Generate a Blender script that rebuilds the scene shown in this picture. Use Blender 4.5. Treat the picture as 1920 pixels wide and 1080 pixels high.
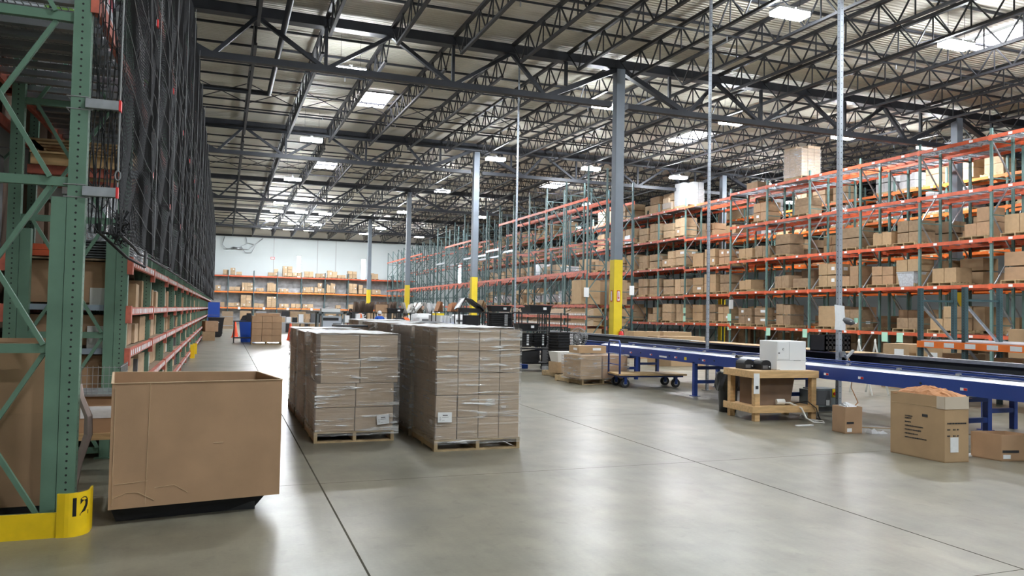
import bpy, math, random
from mathutils import Vector, Matrix
for o in list(bpy.data.objects): bpy.data.objects.remove(o)
random.seed(7)
S = bpy.context.scene; COL = S.collection
R_ = math.radians
# ---------------------------------------------------------------- camera
F = 1450.0
def _n(v): return Vector(v).normalized()
_dy = _n((419-960, -(576-540), -F)); _dx = Vector((4860-960, -(660-540), -F)); _dx = (_dx-_dx.dot(_dy)*_dy).normalized(); _dz = _dx.cross(_dy)
cam = bpy.data.cameras.new('camera'); cam.sensor_width = 36; cam.lens = 36*F/1920; cam.clip_end = 300; cam.clip_start = .05
co = bpy.data.objects.new('camera', cam); COL.objects.link(co)
co.matrix_world = Matrix.Translation((0, 0, 1.6)) @ Matrix((_dx, _dy, _dz)).to_4x4()
S.camera = co
# ---------------------------------------------------------------- world, exposure, lamp strength
w = bpy.data.worlds.new('world'); S.world = w; w.use_nodes = True
w.node_tree.nodes['Background'].inputs[0].default_value = (.75, .85, 1, 1); w.node_tree.nodes['Background'].inputs[1].default_value = .6
S.view_settings.view_transform = 'Standard'; S.view_settings.look = 'None'; S.view_settings.gamma = 1; S.view_settings.use_curve_mapping = False
S.view_settings.exposure = 0.5
LAMP = 230.0; SKYL = 12.0
S.cycles.max_bounces = 6; S.cycles.diffuse_bounces = 3; S.cycles.glossy_bounces = 3; S.cycles.transparent_max_bounces = 14; S.cycles.adaptive_threshold = .03; S.cycles.caustics_reflective = False; S.cycles.caustics_refractive = False
# ---------------------------------------------------------------- materials
MATS = {}
def mat(name, col, rough=.6, metal=0, var=0, nscale=6, bump=0, bscale=40, emit=0, hsv=0, spec=.5, stretch=None, coat=0):
    m = bpy.data.materials.new(name); m.use_nodes = True; nt = m.node_tree; N = nt.nodes; L = nt.links
    b = N['Principled BSDF']; b.inputs['Base Color'].default_value = (*col, 1); b.inputs['Roughness'].default_value = rough
    b.inputs['Metallic'].default_value = metal; b.inputs['Specular IOR Level'].default_value = spec; b.inputs['Coat Weight'].default_value = coat
    if emit: b.inputs['Emission Color'].default_value = (*col, 1); b.inputs['Emission Strength'].default_value = emit
    tc = N.new('ShaderNodeTexCoord'); mp = N.new('ShaderNodeMapping'); L.new(tc.outputs['Object'], mp.inputs[0])
    if stretch: mp.inputs['Scale'].default_value = stretch
    src = None
    if var:
        n = N.new('ShaderNodeTexNoise'); n.inputs['Scale'].default_value = nscale; n.inputs['Detail'].default_value = 5; L.new(mp.outputs[0], n.inputs[0])
        r = N.new('ShaderNodeMapRange'); r.inputs[1].default_value = .3; r.inputs[2].default_value = .7; r.inputs[3].default_value = 1-var; r.inputs[4].default_value = 1+var
        L.new(n.outputs[0], r.inputs[0]); h = N.new('ShaderNodeHueSaturation'); h.inputs['Color'].default_value = (*col, 1); L.new(r.outputs[0], h.inputs['Value'])
        src = h
    if hsv:
        oi = N.new('ShaderNodeObjectInfo'); r2 = N.new('ShaderNodeMapRange'); r2.inputs[3].default_value = 1-hsv; r2.inputs[4].default_value = 1+hsv; L.new(oi.outputs['Random'], r2.inputs[0])
        h2 = N.new('ShaderNodeHueSaturation'); L.new(r2.outputs[0], h2.inputs['Value'])
        if src: L.new(src.outputs[0], h2.inputs['Color'])
        else: h2.inputs['Color'].default_value = (*col, 1)
        src = h2
    if src: L.new(src.outputs[0], b.inputs['Base Color'])
    if bump:
        n = N.new('ShaderNodeTexNoise'); n.inputs['Scale'].default_value = bscale; L.new(mp.outputs[0], n.inputs[0])
        bp = N.new('ShaderNodeBump'); bp.inputs['Strength'].default_value = bump; bp.inputs['Distance'].default_value = .01; L.new(n.outputs[0], bp.inputs['Height']); L.new(bp.outputs[0], b.inputs['Normal'])
    MATS[name] = m; return m
def M(n): return MATS[n]
mat('steel_dark', (.026, .029, .037), .5, .2, var=.25, nscale=1.5)
mat('steel_joist', (.026, .027, .031), .55, .2, var=.2, nscale=1.5)
mat('column_grey', (.20, .235, .28), .5, var=.08, nscale=2)
mat('column_yellow', (.82, .62, .03), .4, var=.06, nscale=3)
mat('sign_red', (.6, .02, .02), .4); mat('paper', (.82, .84, .86), .6, var=.04, nscale=20); mat('ink', (.03, .03, .035), .6)
mat('rack_orange', (.60, .105, .04), .45, var=.2, nscale=4, hsv=.12); mat('rack_orange_bright', (.95, .22, .04), .4, var=.12, nscale=4)
mat('rack_red_faded', (.50, .13, .085), .5, var=.3, nscale=9)
mat('galv', (.42, .44, .47), .35, .7, var=.15, nscale=12); mat('galv_pole', (.50, .55, .62), .35, .6, var=.1, nscale=6)
mat('wire', (.36, .37, .40), .35, .8)
mat('card', (.42, .265, .155), .8, var=.10, nscale=3, bump=.05, bscale=160, hsv=.10)
mat('card_light', (.50, .355, .22), .8, var=.12, nscale=5, hsv=.14, bump=.1, bscale=120)
mat('card_tan', (.44, .30, .17), .78, var=.07, nscale=4, bump=.15, bscale=160)
mat('card_grey', (.46, .345, .24), .75, var=.10, nscale=4, hsv=.08, bump=.25, bscale=60, stretch=(1, 1, 8))
mat('card_shaded', (.30, .205, .125), .85, var=.2, nscale=3, hsv=.2); mat('card_dark', (.19, .125, .085), .85, var=.12, nscale=4)  # first: cardboard darkened to carry the shade inside the racks
mat('card_edge', (.62, .47, .30), .8)
mat('tape', (.42, .31, .19), .25); mat('clear_tape', (.6, .52, .42), .12)
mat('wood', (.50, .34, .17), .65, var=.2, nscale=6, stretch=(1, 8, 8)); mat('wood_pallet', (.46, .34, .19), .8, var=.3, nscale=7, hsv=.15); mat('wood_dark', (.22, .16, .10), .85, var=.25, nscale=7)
mat('pine', (.62, .40, .19), .55, var=.16, nscale=5, stretch=(1, 6, 6))
mat('black_plastic', (.018, .019, .022), .38, hsv=.3); mat('black_matte', (.012, .012, .014), .75); mat('rubber', (.02, .02, .022), .6)
mat('blue_conv', (.020, .055, .26), .3, var=.1, nscale=2); mat('blue_dark', (.012, .028, .12), .4); mat('alu', (.58, .62, .70), .28, .4)
mat('belt_black', (.022, .025, .027), .55, var=.2, nscale=3); mat('belt_white', (.55, .58, .64), .3, .3)
mat('white_plastic', (.80, .82, .83), .35); mat('grey_plastic', (.42, .43, .44), .45); mat('grey_dark', (.12, .125, .135), .4); mat('grey_box', (.16, .19, .20), .45)
mat('blue_plastic', (.02, .09, .5), .35, hsv=.2); mat('tote_clear', (.50, .53, .57), .35, var=.2, nscale=15)
mat('orange_cone', (.95, .10, .03), .5); mat('red_plastic', (.75, .03, .03), .4); mat('yellow_guard', (.92, .62, .01), .38, var=.10, nscale=7); mat('green_note', (.42, .72, .56), .7)
mat('kraft', (.55, .27, .13), .75, var=.2, nscale=8, bump=.4, bscale=15); mat('foam', (.42, .33, .30), .7, var=.1)
mat('skin', (.45, .26, .18), .6); mat('hair_dark', (.02, .015, .012), .7); mat('cloth_black', (.02, .02, .022), .9); mat('cloth_red', (.35, .02, .03), .9); mat('cloth_blue', (.02, .1, .5), .9); mat('cloth_white', (.7, .7, .72), .9); mat('vest_orange', (.95, .17, .04), .8); mat('denim', (.05, .07, .12), .9)
mat('wall_white', (.66, .72, .73), .6, var=.03, nscale=.4); mat('wall_beige', (.60, .56, .48), .7, var=.05, nscale=.5)
mat('lamp', (.92, .96, 1), .5, emit=LAMP); mat('daylight', (.82, .92, 1), .5, emit=SKYL); mat('skylight', (.95, .93, 1), .5, emit=SKYL)
mat('silver_bubble', (.62, .64, .68), .25, .75, var=.35, nscale=25, bump=1, bscale=40)
mat('wall_wrap', (.45, .45, .46), .3, var=.3, nscale=2.5, bump=.6, bscale=5)
mat('net', (.016, .017, .02), .7); mat('cord_grey', (.25, .26, .27), .6); mat('cord_white', (.75, .74, .70), .5)
mat('post_green_bare', (.125, .23, .165), .45, var=.12, nscale=3)
def holes(name, col, pitch=.0508, edge=.62, axis_hint=0, rough=.45, metal=0, hole=(.01, .012, .012)):
    """painted steel with a column of punched holes every 5 cm (object z), centred on the post face"""
    m = mat(name, col, rough, metal, var=.15, nscale=3); nt = m.node_tree; N = nt.nodes; L = nt.links; b = N['Principled BSDF']
    uv = N.new('ShaderNodeUVMap'); sx = N.new('ShaderNodeSeparateXYZ'); L.new(uv.outputs[0], sx.inputs[0])
    def mth(op, a, bb=None):
        q = N.new('ShaderNodeMath'); q.operation = op
        for i, v in enumerate((a, bb)):
            if v is None: continue
            if isinstance(v, (int, float)): q.inputs[i].default_value = v
            else: L.new(v, q.inputs[i])
        return q.outputs[0]
    fz = mth('SUBTRACT', mth('FRACT', mth('DIVIDE', sx.outputs[1], pitch)), .5); dz2 = mth('MULTIPLY', fz, pitch)
    dx2 = mth('SUBTRACT', mth('MULTIPLY', sx.outputs[0], 1.0), 0.0)
    d = mth('SQRT', mth('ADD', mth('MULTIPLY', dz2, dz2), mth('MULTIPLY', dx2, dx2)))
    h = mth('LESS_THAN', d, .0078)
    mx = N.new('ShaderNodeMix'); mx.data_type = 'RGBA'; L.new(h, mx.inputs[0]); old = b.inputs['Base Color'].links[0].from_socket
    L.new(old, mx.inputs[6]); mx.inputs[7].default_value = (*hole, 1); L.new(mx.outputs[2], b.inputs['Base Color']); return m
holes('post_green', (.13, .235, .17)); holes('post_teal', (.115, .205, .19)); holes('post_teal_dark', (.05, .095, .105)); holes('post_teal_mid', (.085, .145, .145)); holes('strut_galv', (.50, .55, .62), .10, metal=.5, rough=.35); holes('beam_blue_grey', (.33, .40, .47), .03, metal=.3)
def floor_mat():
    m = mat('concrete', (.30, .295, .265), .2); nt = m.node_tree; N = nt.nodes; L = nt.links; b = N['Principled BSDF']
    tc = N.new('ShaderNodeTexCoord')
    def noise(s, d=6, st=(1, 1, 1), dist=0):
        mp = N.new('ShaderNodeMapping'); mp.inputs['Scale'].default_value = st; L.new(tc.outputs['Object'], mp.inputs[0])
        n = N.new('ShaderNodeTexNoise'); n.inputs['Scale'].default_value = s; n.inputs['Detail'].default_value = d; n.inputs['Distortion'].default_value = dist; L.new(mp.outputs[0], n.inputs[0]); return n.outputs[0]
    def rng(s, a, b_, c, d):
        r = N.new('ShaderNodeMapRange'); L.new(s, r.inputs[0]); [setattr(r.inputs[i+1], 'default_value', v) for i, v in enumerate((a, b_, c, d))]; return r.outputs[0]
    def mth(op, a, bb):
        q = N.new('ShaderNodeMath'); q.operation = op
        for i, v in enumerate((a, bb)):
            if isinstance(v, (int, float)): q.inputs[i].default_value = v
            else: L.new(v, q.inputs[i])
        return q.outputs[0]
    v1 = rng(noise(.5, 5), .0, 1, .55, 1.45); v2 = mth('MULTIPLY', rng(noise(2.5, 7), .1, .9, .66, 1.34), rng(noise(3, 6, (3.5, .5, 1), .8), .1, .9, .90, 1.10)); v3 = rng(noise(40, 3), .2, .8, .94, 1.06)
    val = mth('MULTIPLY', mth('MULTIPLY', v1, v2), v3)
    sp = N.new('ShaderNodeSeparateXYZ'); L.new(tc.outputs['Object'], sp.inputs[0])
    def joint(s, off, per, wd):
        f = mth('FRACT', mth('DIVIDE', mth('SUBTRACT', s, off-per/2), per), 0); a = mth('ABSOLUTE', mth('SUBTRACT', f, .5), 0); return mth('LESS_THAN', a, wd/per)
    j = mth('MAXIMUM', joint(sp.outputs[0], .87, 4.04, .0075), joint(sp.outputs[1], 7.3, 3.72, .004))
    val = mth('MULTIPLY', val, rng(noise(6, 8, (1, 1, 1), .5), .60, .68, 1, .86)); val = mth('MULTIPLY', val, rng(noise(1.7, 9, (1.5, 1, 1), .3), .62, .72, 1, 1.16))
    val = mth('MULTIPLY', val, rng(j, 0, 1, 1, .35))
    h = N.new('ShaderNodeHueSaturation'); L.new(val, h.inputs['Value'])
    cr = N.new('ShaderNodeMix'); cr.data_type = 'RGBA'; L.new(noise(.8, 5), cr.inputs[0]); cr.inputs[6].default_value = (.18, .18, .148, 1); cr.inputs[7].default_value = (.23, .205, .148, 1)
    L.new(cr.outputs[2], h.inputs['Color']); L.new(h.outputs[0], b.inputs['Base Color'])
    L.new(mth('ADD', rng(noise(1.1, 6), .2, .8, .285, .38), mth('MULTIPLY', j, .4)), b.inputs['Roughness'])
    bp = N.new('ShaderNodeBump'); bp.inputs['Strength'].default_value = .035; bp.inputs['Distance'].default_value = .02; L.new(noise(5, 2, (2.5, .5, 1)), bp.inputs['Height']); L.new(bp.outputs[0], b.inputs['Normal'])
    L.new(rng(j, 0, 1, .48, .0), b.inputs['Specular IOR Level'])
floor_mat()
def deck_mat():
    m = mat('roof_deck', (.62, .58, .49), .6); nt = m.node_tree; N = nt.nodes; L = nt.links; b = N['Principled BSDF']
    tc = N.new('ShaderNodeTexCoord'); wv = N.new('ShaderNodeTexWave'); wv.bands_direction = 'Y'; wv.wave_profile = 'SIN'; wv.inputs['Scale'].default_value = .314/.15; L.new(tc.outputs['Object'], wv.inputs[0])
    bp = N.new('ShaderNodeBump'); bp.inputs['Strength'].default_value = 1; bp.inputs['Distance'].default_value = .035; L.new(wv.outputs[1], bp.inputs['Height']); L.new(bp.outputs[0], b.inputs['Normal'])
    n = N.new('ShaderNodeTexNoise'); n.inputs['Scale'].default_value = .25; n.inputs['Detail'].default_value = 4; L.new(tc.outputs['Object'], n.inputs[0])
    mx = N.new('ShaderNodeMix'); mx.data_type = 'RGBA'; L.new(n.outputs[0], mx.inputs[0]); mx.inputs[6].default_value = (.76, .74, .66, 1); mx.inputs[7].default_value = (.68, .64, .54, 1); L.new(mx.outputs[2], b.inputs['Base Color'])
deck_mat()
def wrap_mat(name, base, streak, milky, tint=(.85, .87, .9), sc=(.9, .9, 13)):
    m = bpy.data.materials.new(name); m.use_nodes = True; MATS[name] = m; nt = m.node_tree; N = nt.nodes; L = nt.links
    N.remove(N['Principled BSDF']); out = N['Material Output']
    tc = N.new('ShaderNodeTexCoord'); mp = N.new('ShaderNodeMapping'); mp.inputs['Scale'].default_value = sc; mp.inputs['Rotation'].default_value = (R_(5), R_(-6), 0); L.new(tc.outputs['Object'], mp.inputs[0])
    n = N.new('ShaderNodeTexNoise'); n.inputs['Scale'].default_value = 2.2; n.inputs['Detail'].default_value = 7; n.inputs['Distortion'].default_value = .7; L.new(mp.outputs[0], n.inputs[0])
    n2 = N.new('ShaderNodeTexNoise'); n2.inputs['Scale'].default_value = 2.6; n2.inputs['Detail'].default_value = 2; L.new(tc.outputs['Object'], n2.inputs[0])
    r = N.new('ShaderNodeMapRange'); r.inputs[1].default_value = .555; r.inputs[2].default_value = .61; r.inputs[3].default_value = 0; r.inputs[4].default_value = 1; L.new(n.outputs[0], r.inputs[0])
    r2 = N.new('ShaderNodeMapRange'); r2.inputs[1].default_value = .45; r2.inputs[2].default_value = .62; r2.inputs[3].default_value = .25; r2.inputs[4].default_value = 1; L.new(n2.outputs[0], r2.inputs[0])
    mu = N.new('ShaderNodeMath'); mu.operation = 'MULTIPLY'; L.new(r.outputs[0], mu.inputs[0]); L.new(r2.outputs[0], mu.inputs[1])
    ma = N.new('ShaderNodeMath'); ma.operation = 'MULTIPLY_ADD'; L.new(mu.outputs[0], ma.inputs[0]); ma.inputs[1].default_value = streak; ma.inputs[2].default_value = base
    bp = N.new('ShaderNodeBump'); bp.inputs['Strength'].default_value = .9; bp.inputs['Distance'].default_value = .03; L.new(n.outputs[0], bp.inputs['Height'])
    g = N.new('ShaderNodeBsdfGlossy'); g.inputs['Roughness'].default_value = .22; g.inputs['Color'].default_value = (*tint, 1); L.new(bp.outputs[0], g.inputs['Normal'])
    df = N.new('ShaderNodeBsdfDiffuse'); df.inputs['Color'].default_value = (.8, .8, .8, 1); L.new(bp.outputs[0], df.inputs['Normal'])
    tr = N.new('ShaderNodeBsdfTransparent'); mm = N.new('ShaderNodeMixShader'); mm.inputs[0].default_value = milky; L.new(g.outputs[0], mm.inputs[1]); L.new(df.outputs[0], mm.inputs[2])
    fin = N.new('ShaderNodeMixShader'); L.new(ma.outputs[0], fin.inputs[0]); L.new(tr.outputs[0], fin.inputs[1]); L.new(mm.outputs[0], fin.inputs[2]); L.new(fin.outputs[0], out.inputs[0])
wrap_mat('wrap_side', .26, .74, .45, tint=(1, 1, 1), sc=(.7, .7, 12)); wrap_mat('wrap', .13, .85, .6); wrap_mat('wrap_top', .88, .12, .9); wrap_mat('wrap_heavy', .32, .66, .5)
def fleck_mat():
    m = mat('flecked_print', (.6, .62, .65), .4); nt = m.node_tree; N = nt.nodes; L = nt.links; b = N['Principled BSDF']
    tc = N.new('ShaderNodeTexCoord'); v = N.new('ShaderNodeTexVoronoi'); v.inputs['Scale'].default_value = 7; L.new(tc.outputs['Object'], v.inputs[0])
    cr = N.new('ShaderNodeValToRGB'); cr.color_ramp.interpolation = 'CONSTANT'; e = cr.color_ramp.elements
    e[0].color = (.6, .63, .68, 1); e[1].position = .45; e[1].color = (.03, .03, .06, 1)
    for p, c in ((.6, (.25, .5, .1, 1)), (.7, (.7, .1, .15, 1)), (.8, (.03, .03, .08, 1)), (.88, (.65, .66, .7, 1))): q = e.new(p); q.color = c
    s = N.new('ShaderNodeSeparateColor'); L.new(v.outputs['Color'], s.inputs[0]); L.new(s.outputs[0], cr.inputs[0]); L.new(cr.outputs[0], b.inputs['Base Color'])
fleck_mat()
# ---------------------------------------------------------------- mesh helpers
class MB:
    def __init__(s): s.v = []; s.f = []; s.uv = {}
    def box(s, x0, y0, z0, x1, y1, z1):
        return s.hexa([(x0, y0, z0), (x1, y0, z0), (x1, y1, z0), (x0, y1, z0), (x0, y0, z1), (x1, y0, z1), (x1, y1, z1), (x0, y1, z1)])
    def cb(s, c, d): return s.box(c[0]-d[0]/2, c[1]-d[1]/2, c[2]-d[2]/2, c[0]+d[0]/2, c[1]+d[1]/2, c[2]+d[2]/2)
    def hexa(s, p):
        k = len(s.v); s.v += [tuple(q) for q in p]
        s.f += [(k, k+3, k+2, k+1), (k+4, k+5, k+6, k+7), (k, k+1, k+5, k+4), (k+1, k+2, k+6, k+5), (k+2, k+3, k+7, k+6), (k+3, k, k+4, k+7)]; return s
    def bar(s, a, b, w, h=None, up=(0, 0, 1)):
        h = h or w; a = Vector(a); b = Vector(b); d = (b-a)
        if d.length < 1e-6: return s
        d.normalize(); u = Vector(up)
        if abs(d.dot(u)) > .98: u = Vector((1, 0, 0))
        x = d.cross(u).normalized(); y = x.cross(d).normalized()
        p = [q+x*sx*w/2+y*sy*h/2 for q in (a, b) for sx, sy in ((-1, -1), (1, -1), (1, 1), (-1, 1))]
        return s.hexa([p[0], p[1], p[2], p[3], p[4], p[5], p[6], p[7]])
    def tube(s, pts, r, n=8, cap=True, close=False):
        pts = [Vector(p) for p in pts]; m = len(pts); k = len(s.v); pu = None
        for i, p in enumerate(pts):
            d = (pts[(i+1) % m]-pts[i-1]) if close else (pts[min(i+1, m-1)]-pts[max(i-1, 0)])
            d.normalize(); u = pu or (Vector((0, 0, 1)) if abs(d.z) < .9 else Vector((1, 0, 0)))
            x = d.cross(u).normalized(); y = x.cross(d).normalized(); pu = y
            rr = r[i] if isinstance(r, (list, tuple)) else r
            for j in range(n): a = 2*math.pi*j/n; s.v.append(tuple(p+x*rr*math.cos(a)+y*rr*math.sin(a)))
        for i in range(m if close else m-1):
            i2 = (i+1) % m
            for j in range(n): j2 = (j+1) % n; s.f.append((k+i*n+j, k+i*n+j2, k+i2*n+j2, k+i2*n+j))
        if cap and not close: s.f.append(tuple(k+j for j in range(n))[::-1]); s.f.append(tuple(k+(m-1)*n+j for j in range(n)))
        return s
    def cyl(s, c, r, z0, z1, n=16, r1=None): return s.tube([(c[0], c[1], z0), (c[0], c[1], z1)], [r, r1 if r1 is not None else r], n)
    def lathe(s, c, prof, n=24):
        k = len(s.v)
        for r, z in prof:
            for j in range(n): a = 2*math.pi*j/n; s.v.append((c[0]+r*math.cos(a), c[1]+r*math.sin(a), c[2]+z))
        for i in range(len(prof)-1):
            for j in range(n): j2 = (j+1) % n; s.f.append((k+i*n+j, k+i*n+j2, k+(i+1)*n+j2, k+(i+1)*n+j))
        return s
    def quad(s, a, b, c, d): k = len(s.v); s.v += [tuple(a), tuple(b), tuple(c), tuple(d)]; s.f.append((k, k+1, k+2, k+3)); return s
    def post(s, x0, y0, z0, x1, y1, z1):
        """vertical post whose four sides carry UVs centred on each face, for the punched holes"""
        k = len(s.f); s.box(x0, y0, z0, x1, y1, z1)
        for fi, (wd) in ((k+2, x1-x0), (k+3, y1-y0), (k+4, x1-x0), (k+5, y1-y0)): s.uv[fi] = [(-wd/2, z0), (wd/2, z0), (wd/2, z1), (-wd/2, z1)]
        return s
    def build(s, name, m, parent=None, loc=None, rz=0, bevel=0, smooth=False, mats=None):
        me = bpy.data.meshes.new(name); me.from_pydata(s.v, [], s.f); me.materials.append(M(m) if isinstance(m, str) else m)
        if mats: [me.materials.append(M(q)) for q in mats]
        if s.uv:
            l = me.uv_layers.new(name='UVMap')
            for p in me.polygons:
                q = s.uv.get(p.index)
                for i, li in enumerate(p.loop_indices): l.data[li].uv = q[i] if q else (9, 0)
        if smooth: [setattr(p, 'use_smooth', True) for p in me.polygons]
        o = bpy.data.objects.new(name, me); COL.objects.link(o)
        if parent is not None: o.parent = parent
        if loc is not None: o.location = loc
        o.rotation_euler.z = rz
        if bevel: b = o.modifiers.new('bevel', 'BEVEL'); b.width = bevel; b.segments = 2; b.limit_method = 'ANGLE'
        return o
def tag(o, label=None, cat=None, group=None, kind=None):
    if label: o['label'] = label
    if cat: o['category'] = cat
    if group: o['group'] = group
    if kind: o['kind'] = kind
    return o
def thing(name, label, cat, loc=(0, 0, 0), rz=0, group=None):
    o = bpy.data.objects.new(name, None); COL.objects.link(o); o.location = loc; o.rotation_euler.z = rz; o.empty_display_size = .2
    return tag(o, label, cat, group)
def struct(o): o['kind'] = 'structure'; return o
LASTK = []
def dup(src, loc=None, rz=None, label=None, group=None, scale=None):
    def cp(o, par):
        c = o.copy(); COL.objects.link(c); c.parent = par
        if par is not None: LASTK.append(c)
        for ch in kids(o): cp(ch, c)
        return c
    LASTK.clear(); r = cp(src, None)
    if loc is not None: r.location = loc
    if rz is not None: r.rotation_euler.z = rz
    if label: r['label'] = label
    if group: r['group'] = group
    if scale: r.scale = scale
    return r
def kids(o):
    return CH.get(o.name, [])
CH = {}
def remember(*objs):
    """note the children of prototype things, for dup()"""
    for o in objs:
        ch = list(o.children); CH[o.name] = ch
        if ch: remember(*ch)
    return objs[0]
ORD = ['first', 'second', 'third', 'fourth', 'fifth', 'sixth', 'seventh', 'eighth', 'ninth', 'tenth', 'eleventh', 'twelfth', 'thirteenth', 'fourteenth', 'fifteenth', 'sixteenth', 'seventeenth', 'eighteenth', 'nineteenth', 'twentieth',
       'twenty-first', 'twenty-second', 'twenty-third', 'twenty-fourth', 'twenty-fifth', 'twenty-sixth', 'twenty-seventh', 'twenty-eighth', 'twenty-ninth', 'thirtieth', 'thirty-first', 'thirty-second', 'thirty-third', 'thirty-fourth', 'thirty-fifth', 'thirty-sixth']
#@@PART structure
WB = 83.2
def deckz(y):
    pts = [(-14, 9.7), (7, 9.85), (22.3, 10.05), (37.5, 10.35), (52.8, 10.3), (WB, 9.75)]
    for (a, za), (b, zb) in zip(pts, pts[1:]):
        if y <= b: return za+(zb-za)*(y-a)/(b-a)
    return 9.75
struct(MB().box(-16, -12, -.3, 60, WB+.3, 0).build('floor', 'concrete'))
GY = [-8.18, 7.06, 22.3, 37.54, 52.78, 68.02]
c = MB()
for a, b in zip([-12, 7.06, 22.3, 37.54, 52.78], [7.06, 22.3, 37.54, 52.78, WB+.2]): c.hexa([(-16, a, deckz(a)), (60, a, deckz(a)), (60, b, deckz(b)), (-16, b, deckz(b)), (-16, a, deckz(a)+.2), (60, a, deckz(a)+.2), (60, b, deckz(b)+.2), (-16, b, deckz(b)+.2)])
struct(c.build('ceiling', 'roof_deck'))
# back wall with two narrow window openings
wins = [(7.0, 7.45, 4.6, 7.1), (13.7, 14.2, 4.6, 7.05), (24.4, 24.9, 4.6, 7.0)]
wb = MB(); xs = -16
for (a, b, z0, z1) in wins:
    wb.box(xs, WB, 0, a, WB+.3, 9.0); wb.box(a, WB, 0, b, WB+.3, z0); wb.box(a, WB, z1, b, WB+.3, 9.0); xs = b
wb.box(xs, WB, 0, 60, WB+.3, 9.0)
struct(wb.build('wall_back', 'wall_white')); struct(MB().box(-16, WB, 9.0, 60, WB+.3, 10).build('wall_back_upper', 'wall_beige'))
struct(MB().box(-16.3, -12, 0, -16, WB, 10.5).build('wall_left', 'wall_white')); struct(MB().box(60, -12, 0, 60.3, WB, 10.5).build('wall_right', 'wall_white')); struct(MB().box(-16, -12.3, 0, 60, -12, 10.5).build('wall_front', 'wall_white'))
for i, (a, b, z0, z1) in enumerate(wins):
    zm = z1-(z1-z0)*.36
    f = MB(); f.box(a, WB+.05, z0, a+.04, WB+.2, z1); f.box(b-.04, WB+.05, z0, b, WB+.2, z1); f.box(a, WB+.05, zm-.03, b, WB+.2, zm+.03); f.box(a, WB+.05, z0, b, WB+.2, z0+.04); f.box(a, WB+.05, z1-.04, b, WB+.2, z1)
    wf = struct(f.build(f'window_{i+1}', 'galv')); MB().box(a+.02, WB+.22, z0, b-.02, WB+.24, z1).build('pane', 'daylight', wf)
# panel joints of the back wall
for x in (-2.5, 4.7, 9.1, 11.0, 18.6, 26): struct(MB().box(x-.03, WB-.02, 0, x+.03, WB, 8.95).build('trim_1', 'grey_plastic'))
ep = MB().bar((-16, WB-.35, 8.86), (60, WB-.35, 8.98), .18).build('eave_pipe', 'steel_dark'); tag(ep, 'thick dark pipe running across the top of the white back wall', 'pipe')
# roof girders
CX = [-3.1, 11.9, 26.9, 41.9, 56.9]
def girder_span(zc):
    t = []
    bot = zc-1.22
    top = MB().bar((0, 0, zc+.1), (15, 0, zc+.1), .34, .28); web = []
    bm = MB().bar((.3, 0, bot), (14.7, 0, bot), .22, .17)
    T = [0, 3.75, 7.5, 11.25, 15]; B = [2.6, 5.625, 9.375, 12.4]
    seg = [(T[0], B[0], .2), (B[0], T[1], .13), (T[1], B[1], .13), (B[1], T[2], .13), (T[2], B[2], .13), (B[2], T[3], .13), (T[3], B[3], .13), (B[3], T[4], .2)]
    for i, (a, b, wd) in enumerate(seg):
        za, zb = (zc, bot) if i % 2 == 0 else (bot, zc); web.append(MB().bar((a, 0, za), (b, 0, zb), wd, wd*.8))
    for x in (1.9, 5.625, 9.375, 13.1): web.append(MB().bar((x, 0, bot+(.45 if x in (1.9, 13.1) else 0)), (x, 0, zc), .09))
    return top, bm, web
ROWN = {7.06: 'just above the camera', 22.3: 'at the nearest grey column', 37.54: 'at the second column', 52.78: 'at the third column', 68.02: 'at the farthest column'}
SPN = ['over the netted rack and main aisle', 'over the conveyors and the open floor', 'over the orange racks', 'over the far right racks']
for gy in GY[1:]:
    zc = deckz(gy)-.42
    proto = None
    for k, cx in enumerate(CX[:-1]):
        lb = f'dark steel roof truss {SPN[k]}, {ROWN[gy]}'
        if proto is None:
            top, bm, web = girder_span(zc); g = thing('roof_girder', lb, 'girder', (cx, gy, 0))
            top.build('top_chord', 'steel_dark', g); bm.build('bottom_chord', 'steel_dark', g)
            for q in web: q.build('web_member', 'steel_dark', g)
            tag(g, group='roof trusses running across the building'); proto = remember(g)
        else: dup(proto, (cx, gy, 0), label=lb)
# open web joists, one per bay and line
def joist(y0, y1):
    z0 = deckz(y0)-.2; z1 = deckz(y1)-.2; Lr = y1-y0; j = MB()
    zt = lambda t: z0+(z1-z0)*t
    j.bar((0, 0, z0), (0, Lr, z1), .11, .09)
    dpt = .72; a = .055; bb = 1-a
    b = MB().bar((0, Lr*a, zt(a)-dpt), (0, Lr*bb, zt(bb)-dpt), .085, .07)
    n = 12; wv = MB()
    wv.bar((0, .1, zt(.01)), (0, Lr*a, zt(a)-dpt), .03)
    wv.bar((0, Lr-.1, zt(.99)), (0, Lr*bb, zt(bb)-dpt), .03)
    for i in range(n):
        t0 = a+(bb-a)*i/n; t1 = a+(bb-a)*(i+1)/n; tm = (t0+t1)/2
        wv.bar((0, Lr*t0, zt(t0)-dpt), (0, Lr*tm, zt(tm)), .035); wv.bar((0, Lr*tm, zt(tm)), (0, Lr*t1, zt(t1)-dpt), .035); wv.bar((0, Lr*tm, zt(tm)), (0, Lr*tm, zt(tm)-dpt), .03)
    return j, b, wv
JX = [11.9+1.875*k for k in range(-8, 21)]
BAYN = ['nearest overhead', 'second', 'third', 'fourth', 'at back wall']
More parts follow.
